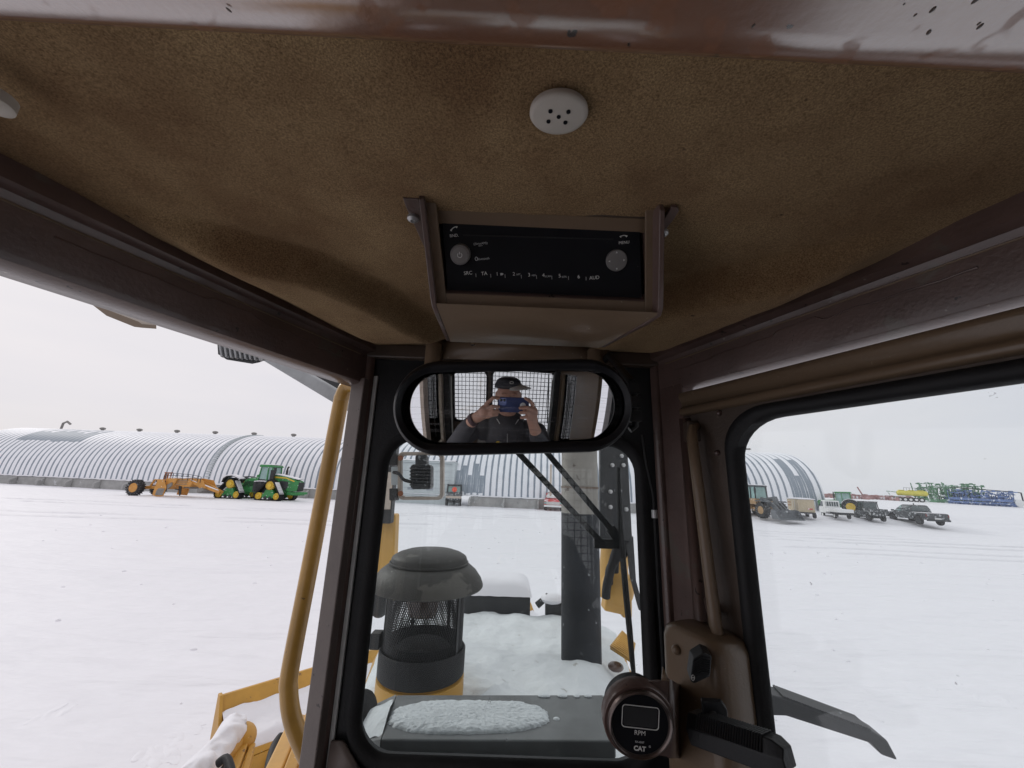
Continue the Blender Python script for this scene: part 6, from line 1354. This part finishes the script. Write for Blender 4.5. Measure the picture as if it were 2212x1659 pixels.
def blade():
    z = wz(-1.50)
    t = DZ
    P1, P2 = PZ(481, 1502, z), PZ(700, 1436, z); d = (P2-P1).normalized(); nb = Vector((d.y, -d.x, 0)).normalized()   # towards the machine
    if nb.y > 0: nb = -nb
    P1 = Vector(P1); L_ = 3.4
    def W(u, v, h): return P1+d*u+nb*v+Vector((0, 0, h))      # u along the blade, v back towards the cab, h up
    # mouldboard section: top lip leans away, shelf, curved back
    b = MB(); prof = [(-.02, 0.), (.0, .0), (.09, -.15), (.12, -.22), (.37, -.22), (.38, -.25), (.35, -.26), (.18, -.26), (.14, -.60), (.14, -1.1), (.10, -1.1), (.10, -.6), (.14, -.26), (.06, -.15)]
    b.prism(prof, 0, L_, lambda v, h, u: W(u, v, h)); b.build('blade', 'cat_yellow', t, smooth=30)
    b = MB(); b.prism([(-.03, .01), (.02, .01), (.11, -.16), (.40, -.21), (.46, -.6), (.54, -1.3), (.0, -1.3)], -.022, 0, lambda v, h, u: W(u, v, h)); b.build('end_plate', 'cat_yellow', t, bevel=.004)
    b = MB(); b.prism([(.365, -.255), (.385, -.255), (.40, -1.3), (.37, -1.3)], 0, L_, lambda v, h, u: W(u, v, h)); b.build('box_wall', 'cat_yellow', t)
    def sn(s, q):
        u = .0+(L_-.03)*s; ed = .035*noise.noise(Vector((u*4, 0, 8)))+.02*noise.noise(Vector((u*13, 0, 8)))
        v = .055+.03*noise.noise(Vector((u*3, 1, 3)))+(.320+ed)*q; h = -.085+.035*noise.noise(Vector((u*2.6, 0, 3)))-.10*q+.022*noise.noise(Vector((u*6, v*7, 0)))+.008*noise.noise(Vector((u*20, v*20, 0)))
        if q > .9: h -= .10*((q-.9)/.1)**1.5*(1+.8*noise.noise(Vector((u*9, 0, 4))))
        return W(u, v, h)
    b = MB(); b.grid(160, 36, sn); b.build('blade_snow', 'snow', t, smooth=180)
    for u in (.40, .95, 1.7):
        b = MB(); b.prism([(.375, -.24), (.46, -.30), (.52, -.6), (.52, -1.3), (.38, -1.3)], u, u+.028, lambda v, h, q: W(q, v, h)); b.build('blade_rib', 'cat_yellow', t, bevel=.003)
    p = W(.27, .43, -.36); b = MB(); b.box(p.x-.045, p.x+.045, p.y-.05, p.y+.05, p.z-.09, p.z+.06); b.build('trunnion_box', 'cat_yellow', t, bevel=.012)
    b = MB(); b.cyl(p+Vector((.02, -.06, .0)), p+Vector((.035, .0, .0)), .045, n=20); b.build('trunnion', 'machine_black', t)
    # angle cylinder with a ridge of snow, running back to the left foreground
    a = PY(512, 1592, 2.55); c = PY(385, 1735, 2.1)
    b = MB(); b.cyl(a, c, .062, n=24); b.build('angle_cylinder', 'cat_yellow', t)
    b = MB(); b.sph(a+Vector((.02, 0, -.01)), (.075, .08, .075), 20, 12); b.bar(a+Vector((.05, -.02, -.03)), PY(470, 1760, 2.15), .05, .06); b.bar(a+Vector((.09, -.0, -.06)), PY(505, 1760, 2.2), .03, .08); b.build('cylinder_eye', 'cat_yellow', t, bevel=.006)
    pth = [a+Vector((.05, -.01, .03)), a+Vector((-.01, -.02, .05)), a.lerp(c, .3)+Vector((0, -.01, .045)), a.lerp(c, .65)+Vector((0, -.01, .04)), c+Vector((0, 0, .035))]
    pp = []; rr_ = []
    for i in range(len(pth)-1):
        for k in range(12):
            u = (i+k/12)/4; q_ = pth[i].lerp(pth[i+1], k/12); pp.append(q_); rr_.append((.022+.048*S(0, .2, u))*(1+.10*math.sin(u*9)))
    b = MB(); b.tube(pp, rr_, 36, flat=.8, up=(0, 0, 1))
    for v in b.v: q = noise.noise(v*9)*.032+noise.noise(v*22)*.014+noise.noise(v*50)*.005; v += Vector((q*.8, -q*.6, q))
    b.build('cylinder_snow', 'snow', t, smooth=180)
    # push arm / lift arm right of it
    b = MB(); b.bar(PY(641, 1566, 2.3), PY(556, 1760, 1.7), .07, .09); b.build('push_arm', 'cyl_yellow', t, bevel=.012)
    b = MB(); b.bar(PY(668, 1570, 2.2), PY(600, 1760, 1.7), .05, .12); b.build('push_arm', 'cat_yellow', t, bevel=.008)
    curved([PY(608, 1592, 2.25), PY(596, 1610, 2.2), PY(586, 1640, 2.1), PY(578, 1700, 1.95)], .022, 10, 'black_rubber', 'hose')
    curved([PY(470, 1650, 2.2), PY(490, 1640, 2.2), PY(505, 1690, 2.1)], .018, 10, 'black_rubber', 'hose')
    b = MB(); b.box(*(lambda p: (p.x-.05, p.x+.06, p.y-.02, p.y+.05, p.z-.1, p.z+.02))(PY(462, 1668, 2.3))); b.build('valve_block', 'machine_black', t, bevel=.004)
blade()

# ---------------------------------------------------------- the man with the phone, met in the mirror
def person():
    t = thing('person', 'man in a dark pullover and cap photographing with a phone, seen in the interior mirror', 'person', (.04, -.36, wz(-.9)), world=True)
    def remesh(b, nm, m, vox, par=t, sm=6):
        o = b.build(nm, m, par, smooth=180); md = o.modifiers.new('remesh', 'REMESH'); md.mode = 'VOXEL'; md.voxel_size = vox; md.use_smooth_shade = True
        s_ = o.modifiers.new('smooth', 'SMOOTH'); s_.iterations = sm; s_.factor = .5; return o
    z = wz; b = MB(); hx, hy, hz = .040, -.335, -.028
    def V(x, y, q): return Vector((x, y, z(q)))
    b.sph(V(hx, hy, hz), (.076, .096, .112), 24, 18); b.sph(V(hx, hy+.030, hz-.062), (.052, .060, .055), 20, 12)        # skull, jaw
    b.sph(V(hx, hy+.086, hz-.012), (.012, .018, .026), 12, 8); b.sph(V(hx, hy+.098, hz-.028), (.015, .014, .012), 12, 8)   # nose
    for s_ in (-1, 1):
        b.sph(V(hx+s_*.030, hy+.083, hz+.018), (.022, .014, .009), 12, 8); b.sph(V(hx+s_*.077, hy-.002, hz-.008), (.010, .018, .030), 12, 8); b.sph(V(hx+s_*.040, hy+.066, hz-.030), (.022, .018, .02), 12, 8)
    b.sph(V(hx, hy+.088, hz-.058), (.024, .010, .006), 12, 8); b.sph(V(hx, hy+.088, hz-.068), (.020, .010, .006), 12, 8); b.sph(V(hx, hy+.078, hz-.095), (.022, .02, .016), 12, 8)
    b.limb([V(hx, hy-.01, hz-.08), V(hx, hy-.025, hz-.19), V(hx, hy-.03, hz-.25)], (.058, .056, .065), 16)
    b.limb([V(hx, hy-.03, hz-.25), V(hx, hy-.04, hz-.50), V(hx, hy-.02, hz-.72)], (.12, .14, .13), 16)
    # arms and hands : left of picture then right
    def hand(sx, wrist, palm, knuck, tips, thumb):
        b.limb([wrist, palm], (.026, .030), 12); b.limb([palm, palm+(knuck[1]-palm)*.5], (.031, .030), 12)
        for i, (kn, mid, tp) in enumerate(zip(knuck, [x[0] for x in tips], [x[1] for x in tips])):
            b.limb([palm.lerp(kn, .35), kn, mid, tp], (.0125, .0108, .0092, .0078), 10)
        b.limb(thumb, (.016, .0125, .0105, .009), 10)
    W1, P1 = V(-.142, -.045, -.108), V(-.092, -.030, -.070)
    hand(-1, W1, P1, [V(-.075, -.012, -.018), V(-.072, -.004, -.038), V(-.070, -.002, -.058), V(-.070, -.004, -.077)],
         [(V(-.045, .004, .014), V(-.020, -.004, .012)), (V(-.046, .012, -.024), V(-.020, .001, -.028)), (V(-.044, .012, -.046), V(-.020, .001, -.049)), (V(-.046, .008, -.066), V(-.026, .000, -.066))],
         [P1+Vector((.005, -.015, -.01)), V(-.064, -.040, -.070), V(-.040, -.036, -.064), V(-.016, -.028, -.058)])
    b.limb([W1, V(-.20, -.10, -.19), V(-.27, -.17, -.31), V(-.22, -.33, -.27)], (.027, .037, .045, .05), 14)
    W2, P2 = V(.160, -.050, -.135), V(.140, -.034, -.072)
    hand(1, W2, P2, [V(.140, -.012, -.015), V(.142, -.004, -.038), V(.142, -.002, -.060), V(.140, -.006, -.080)],
         [(V(.120, .006, .006), V(.100, .0, .016)), (V(.108, .014, -.024), V(.078, .002, -.030)), (V(.108, .014, -.046), V(.080, .002, -.052)), (V(.112, .010, -.070), V(.088, -.002, -.078))],
         [P2+Vector((-.005, -.015, -.01)), V(.118, -.040, -.050), V(.100, -.036, -.040), V(.085, -.028, -.034)])
    b.limb([W2, V(.200, -.09, -.22), V(.29, -.16, -.37), V(.25, -.34, -.28)], (.027, .037, .045, .05), 14)
    bd = remesh(b, 'body', 'skin', .0032)
    b = MB(); b.limb([V(hx, hy-.04, hz-.24), V(hx, hy-.04, hz-.5), V(hx, hy-.02, hz-.75)], (.135, .165, .16), 20)
    b.limb([V(hx-.17, hy-.04, hz-.275), V(hx, hy-.035, hz-.215), V(hx+.17, hy-.04, hz-.275)], (.070, .058, .070), 16)
    b.limb([V(-.172, -.072, -.150), V(-.205, -.10, -.195), V(-.275, -.175, -.32), V(-.20, -.35, -.29), V(-.12, -.37, -.28)], (.041, .047, .060, .068, .07), 16)
    b.limb([V(.186, -.076, -.195), V(.205, -.09, -.23), V(.295, -.165, -.38), V(.26, -.35, -.29), V(.18, -.37, -.28)], (.041, .047, .060, .068, .07), 16)
    jk = remesh(b, 'jacket', 'jacket', .006)
    b = MB()
    for s_ in (-1, 1): b.add([V(hx+s_*.060, hy+.035, hz-.165), V(hx+s_*.012, hy+.075, hz-.235), V(hx+s_*.022, hy+.085, hz-.215), V(hx+s_*.072, hy+.050, hz-.150)], [(0, 1, 2, 3)])
    b.build('shirt_collar', 'shirt', t, solid=.004)
    b = MB(); b.bar(V(hx, hy+.125, hz-.29), V(hx, hy+.085, hz-.225), .006, .004); b.build('zip', 'strap_steel', t)
    b = MB(); b.tube([V(hx-.055+.017*math.cos(a), hy+.135, hz-.285+.014*math.sin(a)) for a in [math.radians(70+26*k) for k in range(9)]], .004, 6); b.build('jacket_logo', 'jd_yellow', t)
    b = MB(); b.bar(V(hx-.042, hy+.137, hz-.272), V(hx-.030, hy+.139, hz-.297), .006, .003); b.build('jacket_logo', 'shirt', t)
    # cap, brim turned towards +x
    b = MB(); b.lathe([(.091, .048), (.087, .070), (.074, .098), (.050, .113), (.02, .119), (.002, .120)], V(hx-.002, hy-.004, hz), 30); cp = b.build('cap', 'cap_dark', t, smooth=60)
    b = MB(); yaw = math.radians(58); dv = Vector((math.sin(yaw), math.cos(yaw), 0)); rv = Vector((dv.y, -dv.x, 0))
    def brim(s, q):
        a = (s-.5)*2; p = V(hx, hy, hz+.058)+rv*(a*.078)+dv*(.070+math.sqrt(max(0, 1-a*a))*(.014+.070*q)-.020*a*a)+Vector((0, 0, -.014*q-.016*a*a+.014)); return p
    b.grid(20, 8, brim); b.build('cap_brim', 'cap_brim', cp, smooth=180, solid=.004)
    b = MB(); b.tube([V(hx+.012+.011*math.cos(a), hy+.078, hz+.088+.007*math.sin(a)) for a in [2*PI*k/12 for k in range(13)]], .002, 6); b.build('cap_badge', 'cap_brim', cp)
    b = MB(); d = (P1-W1).normalized(); u = d.orthogonal().normalized(); q = d.cross(u)
    c = W1-d*.002; b.ring([[c+d*h+(u*math.cos(a)+q*math.sin(a))*.0305 for a in [2*PI*k/24 for k in range(24)]] for h in (-.012, .012)], cap=False); b.build('watch_band', 'watch_band', t, solid=.004)
    # phone
    p = thing('mobile_phone', 'dark blue phone held sideways in both hands in the mirror', 'phone', (.0485, -.016, z(-.021)), world=True)
    b = MB(); b.prism(rrect(.147, .0715, .010, 5, .0485, z(-.021)), -.022, -.0135, lambda a, c_, y: (a, y, c_)); b.build('phone_case', 'phone_blue', p, bevel=.0015)
    b = MB(); b.prism(rrect(.036, .036, .008, 5, -.002, z(-.006)), -.0134, -.0115, lambda a, c_, y: (a, y, c_)); cm_ = b.build('camera_bump', 'phone_lens', p, bevel=.0006)
    for lx, lz in ((-.0095, .0015), (.0055, .0015)):
        b = MB(); b.lathe([(.0062, -.0114), (.0062, -.0100), (.0048, -.0096), (.004, -.0104), (.0003, -.0104)], (lx, 0, z(lz)), 24, 'y'); b.build('lens', 'lens_dark', cm_)
    b = MB(); b.lathe([(.014, -.0134), (.014, -.010), (.012, -.009), (.0005, -.009)], (.093, 0, z(-.022)), 28, 'y'); b.build('phone_grip', 'white_paint', p)
person()

# ------------------------------------------------------------------ the yard's slight fall to the right
for o in list(C.objects):
    if o.parent is None and o.type in ('EMPTY', 'MESH') and o.name.split('.')[0] in YARD_NAMES:
        o.matrix_basis = Matrix.Rotation(SLOPE, 4, 'Y') @ o.matrix_basis
